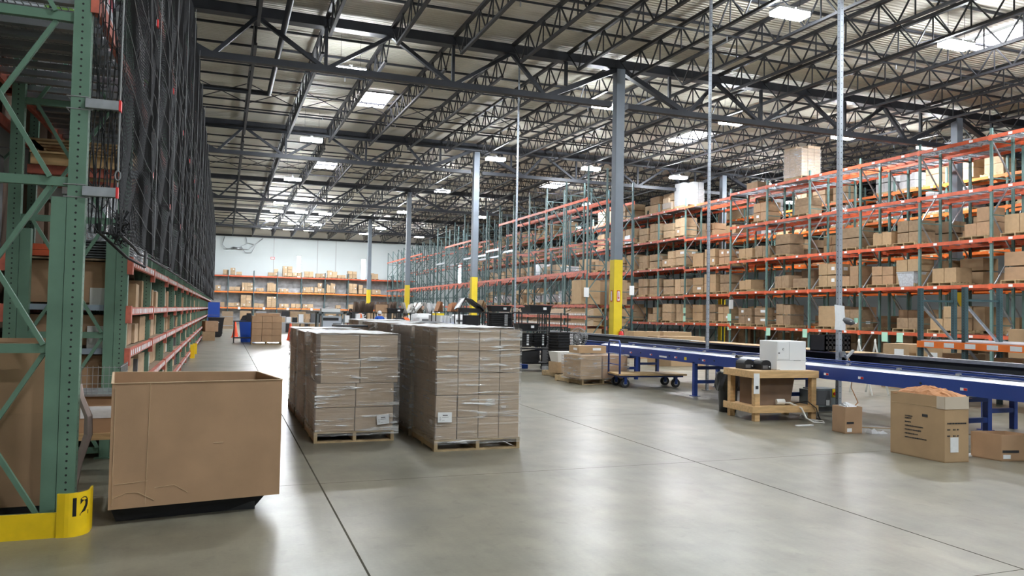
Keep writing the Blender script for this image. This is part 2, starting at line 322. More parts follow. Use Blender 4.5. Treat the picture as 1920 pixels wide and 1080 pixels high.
for bi, (a, b) in enumerate(zip(GY[1:], GY[2:]+[WB-.1])):
    proto = None
    for k, x in enumerate(JX):
        if bi == 0 and x > 46: continue
        d = int(round((x-11.9)/1.875)); where = 'on the column line' if d == 0 else (ORD[abs(d)-1]+(' right' if d > 0 else ' left')+' of column line')
        lb = f'dark roof joist {where}, roof bay {BAYN[bi]}'
        if proto is None:
            tj, bj, wj = joist(a, b); g = thing('roof_joist', lb, 'joist', (x, a, 0), group='open web joists under the roof deck'); tj.build('top_chord', 'steel_joist', g); bj.build('bottom_chord', 'steel_joist', g); wj.build('webbing', 'steel_joist', g); proto = remember(g)
        else: dup(proto, (x, a, 0), label=lb)
    # bridging angles and sprinkler branch pipes run across
    L_ = b-a
    for i in range(1, 8):
        y = a+L_*i/8; z = deckz(y)-.10
        q = MB().bar((-12, y, z), (45, y, z), .07, .06).build('bridging_angle', 'steel_dark'); tag(q, f'thin dark angle crossing the joists, {ORD[i-1]} line, roof bay {BAYN[bi]}', 'roof bracing', 'bridging angles of the roof')
    for i, y in enumerate((a+L_*.3, a+L_*.72)):
        z = deckz(y)-.52; q = MB().tube([(-12, y, z), (45, y, z)], .03, 6)
        p = q.build('sprinkler_pipe', 'steel_dark'); tag(p, f'dark sprinkler pipe with drop heads, {ORD[i]} line, roof bay {BAYN[bi]}', 'pipe', 'sprinkler pipes under the roof')
        for hx in range(-1, 12):
            if bi < 3: MB().bar((hx*3.1+.6, y, z-.02), (hx*3.1+.6, y, z-.16), .03).build('sprinkler_head', 'galv', p)
    for i, (x0) in enumerate([11.9+1.875*q for q in (-7, -6, -5, -4, -3, -2, -1, 0, 1, 2, 3)]):
        if bi > 2: break
        y = a+L_*.55; z = deckz(y)-.25
        q = MB().bar((x0+.05, y-.3, z), (x0+1.8, y+.3, z-.55), .025).bar((x0+.05, y+.3, z-.55), (x0+1.8, y-.3, z), .025).build('cross_brace', 'steel_dark'); d = i-7
        tag(q, f'crossed brace rods, {ORD[abs(d)]} {"right" if d>=0 else "left"} of column line, roof bay {BAYN[bi]}', 'roof bracing', 'crossed rods between joists')
# big main pipes
def pipe(pts, r, lb): return tag(MB().tube(pts, r, 10).build('water_main_pipe', 'steel_dark', smooth=True), lb, 'pipe')
pipe([(-12, 29.9, 9.55), (1.15, 29.9, 9.55), (1.35, 29.7, 9.5), (1.35, 8, 9.0)], .085, 'thick dark water pipe turning a corner above the main aisle')
pipe([(-12, 37.0, 9.75), (40, 37.0, 9.75)], .08, 'thick dark pipe running alongside the truss at the second column')
pipe([(-12, 25.4, 9.45), (45, 25.4, 9.45)], .05, 'dark pipe crossing the roof just beyond the nearest column')
pipe([(6, 45.5, 10.3), (6, 45.5, 8.95), (12.6, 45.5, 8.95), (12.6, 45.5, 10.3)], .045, 'short bright pipe beneath the roof before the third column')
# columns
def column(x, y, lb, yt=3.37):
    g = thing('steel_column', lb, 'column', (x, y, 0), group='steel columns with yellow painted bases'); zc = deckz(y)-.46
    MB().cb((0, 0, (yt+zc)/2), (.30, .30, zc-yt)).build('shaft', 'column_grey', g, bevel=.012)
    MB().cb((0, 0, yt/2), (.31, .31, yt)).build('painted_base', 'column_yellow', g, bevel=.012)
    MB().cb((0, 0, .012), (.5, .5, .024)).build('base_plate', 'column_grey', g)
    return g
CN = {(11.9, 22.3): 'grey steel column with yellow base behind the blue conveyor, nearest in view', (11.9, 37.54): 'grey column with yellow base behind the black draped cart', (11.9, 52.78): 'thin distant grey column with yellow base, third in the row', (11.9, 68.02): 'farthest grey column with yellow base near the back wall rack',
      (26.9, 22.3): 'grey column rising behind the near orange racks', (26.9, 37.54): 'grey column rising behind the far orange racks', (26.9, 52.78): 'distant grey column hidden behind rack tops'}
for k, lb in CN.items(): column(k[0], k[1], lb)
cs = bpy.data.objects['steel_column']
for dx, a in ((-.16, 0), (.02, 1)):   # red arrow signs on the yellow base
    pass
s_ = MB().box(-.05, -.162, 2.02, .07, -.157, 2.38).build('extinguisher_sign', 'sign_red', cs); MB().box(-.03, -.166, 2.05, .05, -.163, 2.35).build('sign_face', 'paper', s_); a = MB(); a.box(0, -.17, 2.16, .02, -.167, 2.32); a.hexa([(-.02, -.17, 2.16), (.04, -.17, 2.16), (.04, -.167, 2.16), (-.02, -.167, 2.16), (.009, -.17, 2.08), (.011, -.17, 2.08), (.011, -.167, 2.08), (.009, -.167, 2.08)]); a.build('arrow', 'sign_red', s_)
s_ = MB().box(-.162, -.06, 2.02, -.157, .06, 2.38).build('extinguisher_sign', 'sign_red', cs); MB().box(-.166, -.04, 2.05, -.163, .04, 2.35).build('sign_face', 'paper', s_)
fx = thing('fire_extinguisher', 'red fire extinguisher hung at the base of the nearest yellow column', 'fire extinguisher', (11.98, 22.06, .62))
MB().lathe((0, 0, 0), [(0, 0), (.075, 0), (.08, .03), (.08, .36), (.06, .43), (.02, .46), (0, .46)], 16).build('cylinder', 'red_plastic', fx, smooth=True); MB().box(-.02, -.02, .45, .02, .02, .53).box(-.02, -.1, .5, .02, .02, .52).build('valve', 'galv', fx); MB().tube([(0, .02, .5), (.1, .02, .45), (.11, 0, .25)], .012, 6).build('hose', 'rubber', fx); MB().cb((0, -.078, .2), (.09, .01, .16)).build('label_plate', 'paper', fx)
# ceiling lights
def light(x, y, z, lb):
    g = thing('high_bay_light', lb, 'ceiling light', (x, y, z), group='bright high bay lights')
    h = MB().box(-.46, -.2, .03, -.02, .2, .09).box(.02, -.2, .03, .46, .2, .09).box(-.06, -.06, .05, .06, .06, .16).build('housing', 'white_plastic', g)
    MB().box(-.45, -.19, -.09, -.03, .19, 0).build('lens', 'lamp', g, (0, 0, .02)); MB().box(.03, -.19, -.09, .45, .19, 0).build('lens', 'lamp', g, (0, 0, .02))  # lenses made larger and deeper to imitate the bloom around each lamp
    hg = MB().bar((-.3, 0, 0), (-.3, 0, 1.0), .008).bar((.3, 0, 0), (.3, 0, 1.0), .008).build('hanger', 'steel_dark', g); hg.location.z = .09
    return g
LP = [(3.47, 24.0), (3.4, 34.6), (3.5, 45.7), (12.4, 45.9), (12.5, 24.4), (17.9, 24.5), (12.7, 15.1), (18.2, 15.1), (23.4, 24.6), (27.8, 35.2), (22.6, 35.5), (17.3, 35.3), (12.1, 35.1), (3.55, 56.3), (5.4, 61.1), (7.2, 61.2), (3.6, 61.4), (3.6, 68), (5.5, 69.5), (7.4, 69.4), (3.5, 74.6), (5.45, 74.5), (7.3, 74.5), (13.1, 69.5), (18.1, 75.5), (12.6, 75.2), (12.5, 57.2), (18.5, 57.2), (23.4, 15.1), (28, 24.6)]
OUT = [(3.5, 13.4), (3.5, 3.2), (12.7, 4.5), (18.2, 4.5), (23.4, 4.5), (3.5, -6), (12.7, -6), (-5.5, 13), (-5.5, 30), (28.2, 13), (34, 24), (34, 40), (23, 47), (28, 60)]
def lname(x, y):
    n = sorted(LP, key=lambda q: q[1]); r = 'near' if y < 30 else 'middle' if y < 50 else 'far'
    return f'bright twin module high bay light, {ORD[sorted([q[0] for q in LP if (("near" if q[1]<30 else "middle" if q[1]<50 else "far")==r)]).index(x)]} from the left among the {r} lights'
pl = None
for i, (x, y) in enumerate(LP+OUT):
    lb = lname(x, y) if i < len(LP) else 'bright twin module high bay light hung outside the picture'
    if pl is None: pl = remember(light(x, y, 9.0, lb)); r = pl
    else: r = dup(pl, (x, y, 9.0), label=lb)
    for q in (CH[pl.name] if r is pl else LASTK):
        if q.name.startswith('hanger'): q.scale = (1, 1, deckz(y)-9.09)
# skylights
for i, (x, y) in enumerate([(5.45, 31.1), (5.5, 47.1), (20.6, 47.5), (20.6, 31.4), (21.0, 15.8), (5.45, 62.5)]):
    g = struct(bpy.data.objects.new(f'window_{i+4}', None)); COL.objects.link(g); g.location = (x, y, deckz(y)-.06)
    f = MB().box(-.66, -1.25, -.06, -.6, 1.25, .02).box(.6, -1.25, -.06, .66, 1.25, .02).box(-.66, -1.25, -.06, .66, -1.19, .02).box(-.66, 1.19, -.06, .66, 1.25, .02).box(-.6, -.02, -.04, .6, .02, 0).build('frame', 'white_plastic', g)
    MB().box(-.6, -1.19, 0, .6, 1.19, .02).build('pane', 'skylight', g)
# vertical strut poles
def pole(x, y, lb, m='strut_galv', w=.055):
    g = thing('strut_pole', lb, 'pole', (x, y, 0), group='galvanised poles rising to the roof'); MB().post(-w/2, -w/2, 0, w/2, w/2, deckz(y)-.25).build('channel', m, g); MB().cb((0, 0, .006), (.16, .16, .012)).build('foot_plate', 'galv', g); return g
pole(9.85, 10.43, 'galvanised punched pole holding a white paper sign', w=.07); pole(9.85, 14.25, 'thin galvanised pole between conveyors right of the yellow column', w=.05)
pole(8.9, 23.6, 'thin galvanised pole standing left of the yellow column, behind black carts', w=.05)
#@@PART racks
BOXN = [0]
def boxmesh(w, d, h, m='card_light', tape=True, label=False, bevel=0):
    b = MB().box(-w/2, -d/2, 0, w/2, d/2, h); nf = len(b.f)
    if tape:
        b.box(-w/2-.001, -.025, h-.06, w/2+.001, .025, h+.0015); nt = len(b.f)
        b.box(-.025, -d/2-.0015, 0, .025, d/2+.0015, h+.0015) if False else None
    nt = len(b.f)
    if label: b.box(w*.1, -d/2-.002, h*.45, w*.1+min(.12, w*.3), -d/2, h*.45+min(.1, h*.3)); b.box(-w/2-.002, -d*.25, h*.4, -w/2, -d*.25+min(.14, d*.3), h*.4+min(.1, h*.3))
    return b, nf, nt
def make_box(w, d, h, m='card_light', tape=True, label=False, name='cardboard_box', loc=(0, 0, 0), rz=0, bevel=0):
    b, nf, nt = boxmesh(w, d, h, m, tape, label); o = b.build(name, m, None, loc, rz, bevel=bevel, mats=['tape', 'paper'])
    for p in o.data.polygons: p.material_index = 0 if p.index < nf else 1 if p.index < nt else 2
    return o
PB = {}
def box_at(x, y, z, w, d, h, label, m='card_light', lab=False, rz=0, group='cartons on the tall racks', name='cardboard_box', cat='box'):
    """a carton from a small set of shared unit meshes"""
    k = (m, lab, name)
    if k not in PB:
        o = make_box(1, 1, 1, m, True, False, name); PB[k] = o.data
        bpy.data.objects.remove(o)
        if lab:
            b = MB().box(-.5, -.5, 0, .5, .5, 1); b.box(-.508, -.3, .4, -.5, .05, .72); b.box(.0, -.508, .4, .3, -.5, .72); o = b.build(name, m, mats=['paper']); [setattr(p, 'material_index', 1) for p in o.data.polygons if p.index >= 6]; PB[k] = o.data; bpy.data.objects.remove(o)
    o = bpy.data.objects.new(name, PB[k]); COL.objects.link(o); o.location = (x, y, z); o.scale = (w, d, h); o.rotation_euler.z = rz
    return tag(o, label, cat, group)
def add_pallet(b, w=1.0, d=1.2, h=.14, ox=0, oy=0, oz=0):
    """wooden pallet, deck boards along x, three stringers along y"""
    for sx in (-w/2, -.02, w/2-.04):
        b.box(ox+sx, oy-d/2, oz+.02, ox+sx+.04, oy-d*.12, oz+h-.02)
        b.box(ox+sx, oy-d/2, oz+.07, ox+sx+.04, oy+d/2, oz+h-.02); b.box(ox+sx, oy-d/2, oz+.02, ox+sx+.04, oy-d*.36, oz+.07); b.box(ox+sx, oy-.13, oz+.02, ox+sx+.04, oy+.13, oz+.07); b.box(ox+sx, oy+d*.36, oz+.02, ox+sx+.04, oy+d/2, oz+.07)
    for i in range(7): y = oy-d/2+.0+(d-.09)*i/6; b.box(ox-w/2, y, oz+h-.02, ox+w/2, y+.09, oz+h)
    for i in range(4): y = oy-d/2+(d-.09)*i/3; b.box(ox-w/2, y, oz, ox+w/2, y+.09, oz+.02)
    return b
def add_pallet2(b, w, d, h, ox=0, oy=0, oz=0):
    """pallet with stringers running along y seen end-on (open ends face -y)"""
    for sx in (-w/2, -.02, w/2-.04): b.box(ox+sx, oy-d/2, oz+.018, ox+sx+.04, oy+d/2, oz+h-.018)
    for i in range(7): y = oy-d/2+(d-.09)*i/6; b.box(ox-w/2, y, oz+h-.018, ox+w/2, y+.09, oz+h)
    for i in range(3): y = oy-d/2+(d-.09)*i/2; b.box(ox-w/2, y, oz, ox+w/2, y+.09, oz+.018)
    return b
PAL = None
def pallet_at(x, y, z, label, rz=0, group='wooden pallets on the racks', s=(1, 1, 1)):
    global PAL
    if PAL is None: o = add_pallet2(MB(), 1.0, 1.1, .13).build('wooden_pallet', 'wood_pallet'); PAL = o.data; bpy.data.objects.remove(o)
    o = bpy.data.objects.new('wooden_pallet', PAL); COL.objects.link(o); o.location = (x, y, z); o.rotation_euler.z = rz; o.scale = s; return tag(o, label, 'pallet', group)
def split(b):
    out = []
    for i in range(len(b.v)//8): q = MB(); q.hexa(b.v[i*8:i*8+8]); out.append(q)
    return out
def join(ls):
    q = MB()
    for l in ls: q.hexa(l.v)
    return q
def rack(name_label, X, D, ys, levels, top, post='post_teal', beam='rack_orange', pw=.085, decks=True, tags=True, skip=(), group='tall pallet racks', detail=True, front=True, back=True, near=False, side=-1, fr=None):
    """one continuous run of pallet racking: frames at each y, beams per bay and level. side = where the aisle is"""
    g = thing('pallet_rack', name_label, 'rack', (X, ys[0], 0), group=group)
    proto = None; proto_b = []
    for i, y in enumerate(ys):
        if fr and not (fr[0] <= i < fr[1]): continue
        hh = top[i] if isinstance(top, (list, tuple)) else top
        key = hh
        if proto is None or key != pk:
            b = MB().post(0, -pw/2, 0, pw*.8, pw/2, hh).post(D-pw*.8, -pw/2, 0, D, pw/2, hh)
            b.box(-.03, -.08, 0, pw*.8+.03, .08, .012).box(D-pw*.8-.03, -.08, 0, D+.03, .08, .012)
            f = b.build('upright_frame', post, g); z = .25; k = 0; hz = MB(); dg = MB(); seg = 1.22
            while z < hh-.1:
                hz.bar((pw*.8, 0, z), (D-pw*.8, 0, z), .035)
                if z+seg < hh: (dg.bar((pw*.8, 0, z), (D-pw*.8, 0, z+seg), .04) if k % 2 == 0 else dg.bar((D-pw*.8, 0, z), (pw*.8, 0, z+seg), .04))
                z += seg; k += 1
            kids_ = [q.build(nm, mm_, f) for nm, mm_, ls in (('horizontal_brace', post, split(hz)), ('diagonal_brace', 'galv' if post == 'post_teal' else post, split(dg))) for q in (ls if near else [join(ls)])]
            proto = f; pk = key; f.location = (0, y-ys[0], 0)
        else:
            c = proto.copy(); COL.objects.link(c); c.location = (0, y-ys[0], 0)
            for q in kids_: d = q.copy(); COL.objects.link(d); d.parent = c
    cache = {}
    for i in range(len(ys)-1):
        w_ = ys[i+1]-ys[i]
        for li, z in enumerate(levels[i] if isinstance(levels[0], (list, tuple)) else levels):
            if (i, li) in skip or z is None: continue
            bm_ = beam[li] if isinstance(beam, (list, tuple)) else beam
            for sd in (0, 1):
                if (sd == 0 and not front) or (sd == 1 and not back): continue
                k = (round(w_, 2), sd, bm_)
                if k not in cache:
                    x0 = -.045 if sd == 0 else D; b = MB().box(x0, pw/2, -.12, x0+.045, w_-pw/2, 0)
                    b.box(x0-.006, -pw/2, -.17, x0+.051, pw/2, .02).box(x0-.004, w_-pw/2-.03, -.17, x0+.049, w_-pw/2, .02)
                    o = b.build('beam', bm_, g); ts = None
                    if tags and sd == 0:
                        t = MB()
                        for q in (w_*.22, w_*.72): t.box(-.05, q, -.10, -.046, q+.14, -.02)
                        ts = t.build('shelf_tag', 'paper', o)
                    cache[k] = (o, ts); o.location = (0, ys[i]-ys[0], z)
                else:
                    o0, ts = cache[k]; o = o0.copy(); COL.objects.link(o); o.location = (0, ys[i]-ys[0], z)
                    if ts: q = ts.copy(); COL.objects.link(q); q.parent = o
            if decks:
                k = (round(w_, 2), 'd')
                if k not in cache:
                    b = MB()
                    for q in range(6): yy = pw+(w_-2*pw)*(q+.5)/6; b.bar((0, yy, -.035), (D, yy, -.035), .05, .03)
                    n = 14
                    for q in range(n+1): xx = D*q/n; b.bar((xx, pw/2, -.012), (xx, w_-pw/2, -.012), .006)
                    for q in range(30): yy = pw+(w_-2*pw)*q/29; b.bar((0, yy, -.008), (D, yy, -.008), .006)
                    o = b.build('wire_deck', 'wire', g); o.location = (0, ys[i]-ys[0], z); cache[k] = o
                else: o = cache[k].copy(); COL.objects.link(o); o.location = (0, ys[i]-ys[0], z)
    return g
# --- right hand orange and teal racks -------------------------------------------------
LV = [1.15, 2.83, 4.36, 6.06, 7.75]
YA = [15.5, 18.3, 21.1, 23.9, 26.75, 29.55, 32.3]
rack('near run of tall orange and teal racks behind the white machine', 23.6, 1.07, YA, LV, [8.0]*7, tags=True, near=True)
rack('long orange beam bay right of the yellow column, tagged with green notes', 23.6, 1.07, [32.3, 36.35], [1.25, 2.75, 4.15, 5.8, 7.6], 8.2, fr=(9, 9))
YC = [36.35, 39.15, 42.1, 44.9, 47.7, 50.5]
rack('dusty far run of orange racks packed with pale cartons', 23.6, 1.07, YC, [1.2, 2.7, 4.3, 5.95, 7.6], 8.1, beam='rack_red_faded')
rack('farthest stretch of the packed orange rack run', 23.6, 1.07, [50.5+2.8*i for i in range(11)], [1.2, 2.7, 4.3, 5.95, 7.6], 8.1, beam='rack_red_faded', tags=False, decks=False, fr=(1, 99))
rack('second near rack row standing back to back behind the orange run', 25.1, 1.07, YA, [1.15, 2.83, 4.36, 6.06, 7.75], 8.15, post='post_teal', tags=False)
rack('second far rack row standing back to back behind the packed run', 25.1, 1.07, [32.3]+YC, [1.2, 2.7, 4.3, 5.95, 7.6], 8.1, post='post_teal_dark', tags=False, decks=False, fr=(1, 99))
rack('bright orange rack row across the next aisle', 29.4, 1.07, [16.5+2.8*i for i in range(10)], [1.2, 2.9, 4.5, 6.3, 7.6], 8.3, beam='rack_orange_bright', tags=True, decks=False, front=True)
# --- taller grey green racks beyond the conveyor -------------------------------------
YD = [32.95+2.5*i for i in range(20)]
lvD = [[1.02, 1.5, 2.05, 3.66, 7.1 if i < 5 else None, 5.6 if 5 <= i < 11 else None] for i in range(19)]
for i in range(19):
    if i >= 6: lvD[i] = [None, None, None, 3.66, (6.6 if i in (7, 8, 9, 13, 14, 15, 16, 17, 18) else None), (5.4 if i in (6, 7, 10) else None)]
rack('tall mostly empty green rack run reaching to the back wall', 16.0, 1.07, YD, lvD, [8.25 if i % 4 else 8.6 for i in range(12)]+[7.6]*8, post='post_teal_mid', beam=['rack_red_faded', 'rack_red_faded', 'rack_red_faded', 'rack_red_faded', 'rack_orange', 'galv'], decks=False, tags=False)
rack('rear green rack run back to back with the mostly empty run', 17.4, 1.07, YD, [[2.05, 3.66, 5.3, 7.1] if i < 5 else [2.05, 3.66, 5.4 if i % 3 else None, 6.7 if i % 4 < 2 else None] for i in range(19)], 8.0, post='post_teal_dark', beam='rack_red_faded', decks=False, tags=False)
# --- back wall rack: beams run along x ------------------------------------------------
def wallrack():
    xs = [-4.3, -1.95, .37, 2.77, 5.02, 7.37, 9.71, 12.05, 14.4, 16.75, 19.1]; Y0 = 81.0
    g = thing('pallet_rack', 'long low rack of pale cartons along the white back wall', 'rack', (xs[0], Y0, 0), group='tall pallet racks'); pr = None
    for i, x in enumerate(xs):
        if pr is None:
            b = MB().box(-.04, 0, 0, .04, .08, 5.3).box(-.04, 1.0, 0, .04, 1.08, 5.3); f = b.build('upright_frame', 'post_teal_dark', g); dg = MB()
            for k in range(4): dg.bar((0, .08, .2+k*1.2), (0, 1.0, 1.4+k*1.2), .035)
            ch = [dg.build('diagonal_brace', 'galv', f)]; pr = f
        else:
            c = pr.copy(); COL.objects.link(c); c.location.x = x-xs[0]
            for q in ch: d = q.copy(); COL.objects.link(d); d.parent = c
    for i in range(len(xs)-1):
        w_ = xs[i+1]-xs[i]
        for z, m in ((1.62, 'rack_orange_bright'), (3.2, 'rack_orange_bright'), (4.78, 'rack_orange')):
            o = MB().box(.04, -.05, -.13, w_-.04, 0, 0).box(.04, 1.08, -.13, w_-.04, 1.13, 0).build('beam', m, g, (xs[i]-xs[0], 0, z))
            if z < 2: MB().box(w_*.4, -.055, -.2, w_*.4+.22, -.051, .05).build('shelf_tag', 'paper', o)
            MB().box(.04, 0, -.03, w_-.04, 1.08, -.01).build('shelf_deck', 'wire', g, (xs[i]-xs[0], 0, z))
wallrack()
tag(MB().box(-4.3, 82.35, 0, 19, 82.4, 4.75).build('plastic_sheeting', 'wall_wrap'), 'grey rumpled plastic sheeting hung behind the back wall rack', 'sheet')
def wx(cx): return .37+(360+cx*.2778-427)*.0518
wallb = {4.78: [(205, 240, 35, 1, 1), (252, 285, 45, 1, 2), (292, 328, 22, 1, 1), (500, 568, 24, 2, 1), (540, 568, 46, 1, 2), (597, 630, 70, 1, 3), (631, 663, 68, 1, 3), (665, 728, 30, 2, 1), (745, 808, 38, 2, 2), (825, 890, 25, 2, 1), (905, 975, 50, 2, 1), (978, 1035, 20, 2, 1), (1050, 1115, 50, 2, 2), (1210, 1270, 40, 2, 1)],
         3.2: [(160, 195, 35, 1, 1), (250, 320, 28, 2, 1), (330, 402, 55, 4, 2), (425, 475, 20, 3, 1), (497, 555, 60, 4, 1), (580, 640, 22, 2, 1), (740, 808, 42, 4, 1), (818, 887, 36, 4, 1), (840, 870, 68, 1, 2), (903, 930, 60, 2, 1), (932, 962, 72, 2, 1), (1055, 1118, 70, 2, 3), (1130, 1160, 62, 1, 2), (1165, 1205, 40, 2, 1), (1207, 1290, 32, 4, 1)],
         1.62: [(150, 222, 30, 2, 1), (242, 320, 26, 2, 1), (325, 395, 78, 2, 4), (412, 478, 24, 2, 1), (497, 560, 72, 2, 4), (580, 645, 28, 2, 1), (660, 725, 28, 2, 1), (740, 812, 26, 2, 1), (970, 1005, 22, 1, 1), (1055, 1115, 30, 2, 1), (1160, 1230, 50, 2, 2)]}
SN = {4.78: 'top', 3.2: 'middle', 1.62: 'lower'}
for z, lst in wallb.items():
    for ci, (a, b, h, nx, nz) in enumerate(lst):
        x0, x1 = wx(a), wx(b); hh = h*.0145
        for i in range(nx):
            for k in range(nz):
                w_ = (x1-x0)/nx; q = hh/nz*random.uniform(.9, 1)
                if nz == 1: q = hh*random.uniform(.82, 1)
                pos = ('left ' if i < nx/2 else 'right ') if nx > 1 else ''; lay = ['bottom', 'second', 'third', 'top'][k if nz > 1 else 0]
                box_at(x0+w_*(i+.5), 81.45, z+.10+k*(hh/nz), w_*.95, .55, q, f'pale carton, column {i+1} layer {k+1}, {ORD[ci]} stack from left, {SN[z]} back wall shelf', lab=random.random() < .25, group='cartons on the back wall rack')
        pallet_at((x0+x1)/2, 81.52, z, f'wooden pallet under the {ORD[ci]} stack from left, {SN[z]} back wall shelf', s=((x1-x0), .95, .75), group='pallets on the back wall rack')
tag(MB().box(4.4, WB-.03, 6.62, 4.8, WB, 6.86).build('exit_sign', 'sign_red'), 'small red exit sign high on the white back wall', 'sign'); cs2 = bpy.data.objects['exit_sign']; MB().box(4.45, WB-.035, 6.67, 4.75, WB-.03, 6.81).build('sign_face', 'paper', cs2)
ht = MB().tube([(-.1, WB-.3, 8.7), (-.3, WB-.3, 7.9), (.1, WB-.3, 7.5), (1.2, WB-.3, 7.55), (2.2, WB-.3, 7.5), (2.9, WB-.3, 8.1), (3.6, WB-.3, 8.7)], .035, 6).tube([(1.9, WB-.3, 8.8), (2.1, WB-.3, 8.1), (1.5, WB-.3, 7.8), (1.9, WB-.3, 7.2), (2.5, WB-.3, 7.2), (2.95, WB-.3, 8.0), (2.0, WB-.3, 8.2)], .035, 6).bar((.7, WB-.3, 7.62), (1.6, WB-.3, 7.58), .16, .2).build('hanging_cable', 'galv', smooth=True)
tag(ht, 'looped grey cable hanging from the pipe on the back wall', 'cable')
# --- goods on the tall racks ----------------------------------------------------------
stuffb = {}
def cluster(X, yc, z, seed, who, far=False, wide=1.0, m=None, pal=True, tall=None, extra_h=.0):
    """pallet load: two cartons along y, one or two high, their short side to the aisle"""
    rnd = random.Random(seed); nz = tall or rnd.choice((1, 2, 2)); ny = rnd.choice((2, 2, 1)); W_ = wide*rnd.uniform(.85, 1.05); hb = rnd.uniform(.36, .50) if nz > 1 else rnd.uniform(.4, .75); ox = rnd.uniform(.08, .2) if m else rnd.uniform(.12, .3); mm = m or rnd.choice(('card_tan', 'card_tan', 'card_shaded', 'card_shaded', 'card')); ph = .13  # default tones run darker, with the rack shade in their colour
    if not far:
        if pal: pallet_at(X+.55, yc, z, f'wooden pallet {who}', rz=math.pi/2, s=(1, 1, 1))
    else: (add_pallet2(stuffb.setdefault('wood_pallet', MB()), 1.0, 1.05, .13, X+.55, yc, z) if pal else None)
    for k in range(nz):
        for j in range(ny):
            if k == nz-1 and nz > 1 and rnd.random() < .25 and j: continue
            wj = W_/ny; hj = hb*rnd.uniform(.88, 1); d = .75
            yy = yc-W_/2+wj*(j+.5)
            if far:
                stuffb.setdefault(mm, MB()).box(X+ox, yy-wj*.47, z+ph+k*hb, X+ox+d, yy+wj*.47, z+ph+k*hb+hj)
            else:
                side = ('near ' if j == 0 else 'far ') if ny > 1 else 'single '
                box_at(X+ox+d/2, yy, z+(ph if pal else 0)+k*hb, d, wj*.95, hj, f'{side}{["bottom", "upper", "third"][k] if nz > 1 else "low"} carton {who}', m=mm, lab=rnd.random() < .18)
SHN = ['first shelf', 'second shelf', 'third shelf', 'fourth shelf', 'top shelf']
fill = {0: [.8, .8, .4, 0, 0], 1: [.8, .7, .5, 0, 0], 2: [.8, .9, .6, .0, 0], 3: [.9, .7, .6, .0, 0], 4: [.8, .8, .7, .2, 0], 5: [.9, .9, .8, .4, 0]}
for bi in range(6):
    y0, y1 = YA[bi], YA[bi+1]
    for li, z in enumerate(LV):
        for s_i, t in enumerate((.28, .73)):
            if random.random() < fill[bi][li]: cluster(23.6+.1, y0+(y1-y0)*t, z, bi*100+li*10+s_i, f'{SHN[li]}, {["right", "left"][s_i]} half, {ORD[bi]} near orange bay', wide=1.05)
for s_i, t in enumerate((.2, .5, .8)):
    for li, z in enumerate([1.25, 2.75, 4.15]): cluster(23.7, 32.3+4.05*t, z, 900+li*10+s_i, f'{SHN[li]}, {["right", "middle", "left"][s_i]} of the long orange bay', wide=1.0)
for bi in range(4):
    y0, y1 = YC[bi], YC[bi+1]
    for li, z in enumerate([1.2, 2.7, 4.3, 5.95, 7.6]):
        for s_i, t in enumerate((.27, .74)):
            if li == 4 and (bi, s_i) in ((1, 1),): continue
            if li == 0 and random.random() < .5: continue
            cluster(23.7, y0+(y1-y0)*t, z, 2000+bi*100+li*10+s_i, f'{SHN[li]}, {["right", "left"][s_i]} half, {ORD[bi]} packed far bay', m='card_light', tall=2, wide=1.15, far=bi > 0)
# behind rows, uncounted mass of goods
for i in range(12):
    y = 16.3+i*1.4
    for z in (1.15, 2.83, 4.36): 
        if random.random() < .8: cluster(25.3, y, z, 4000+i*10+int(z), '', far=True)
for i in range(18):
    y = 17.2+i*1.42
    for z in (1.2, 2.9, 4.5, 6.3, 7.6):
        if random.random() < (.75 if z > 6 else .6): cluster(29.5, y, z, 5000+i*10+int(z), '', far=True, m=random.choice(('card_light', 'silver_bubble', 'card_light', 'flecked_wrap')) if z > 6 else None, tall=2 if z > 6 else None)
for i in range(10):
    for z in (1.2, 2.7, 4.3, 5.95, 7.6):
        if random.random() < .8: cluster(25.2, 33+i*1.75, z, 7000+i*10+int(z), '', far=True)
for i in range(19):
    for z in (1.2, 2.7, 4.3, 5.95, 7.6):
        if random.random() < .75: cluster(23.7, 51.3+i*1.4, z, 8000+i*10+int(z), '', far=True, m='card_light', tall=2 if i % 2 else 1)
for i in range(16):
    cluster(25.3, 16.0+i*1.25, 0, 8600+i, '', far=True, m='card_shaded', tall=2); cluster(29.6, 15.0+i*1.7, 0, 8700+i, '', far=True, m='card_shaded', tall=2)  # added floor-level mass, its darker colour stands for shade between the boxes
for i in range(14):
    for z in (2.1, 3.7):
        if random.random() < .7: cluster(17.5, 34.2+i*1.27, z, 8800+i*3+int(z), '', far=True, m=random.choice(('card_light', 'card_grey', 'silver_bubble')), tall=1)
for m_, b in stuffb.items():
    if m_ == 'flecked_wrap': m_ = 'wall_wrap'
    q = b.build('stored_goods', m_); tag(q, {'wood_pallet': 'wooden pallets deep in the rear racks', 'card_light': 'pale cartons massed in the rear rack rows', 'card_tan': 'tan cartons massed in the rear rack rows', 'card_grey': 'grey brown cartons massed in the rear rack rows', 'card_shaded': 'brown cartons with shade in their colour, massed in the rear rack rows', 'card': 'brown cartons massed in the rear rack rows', 'silver_bubble': 'silver foil wrapped loads high on the rear racks', 'wall_wrap': 'cloudy plastic wrapped loads high on the rear racks'}[m_], 'stored goods', kind='stuff')
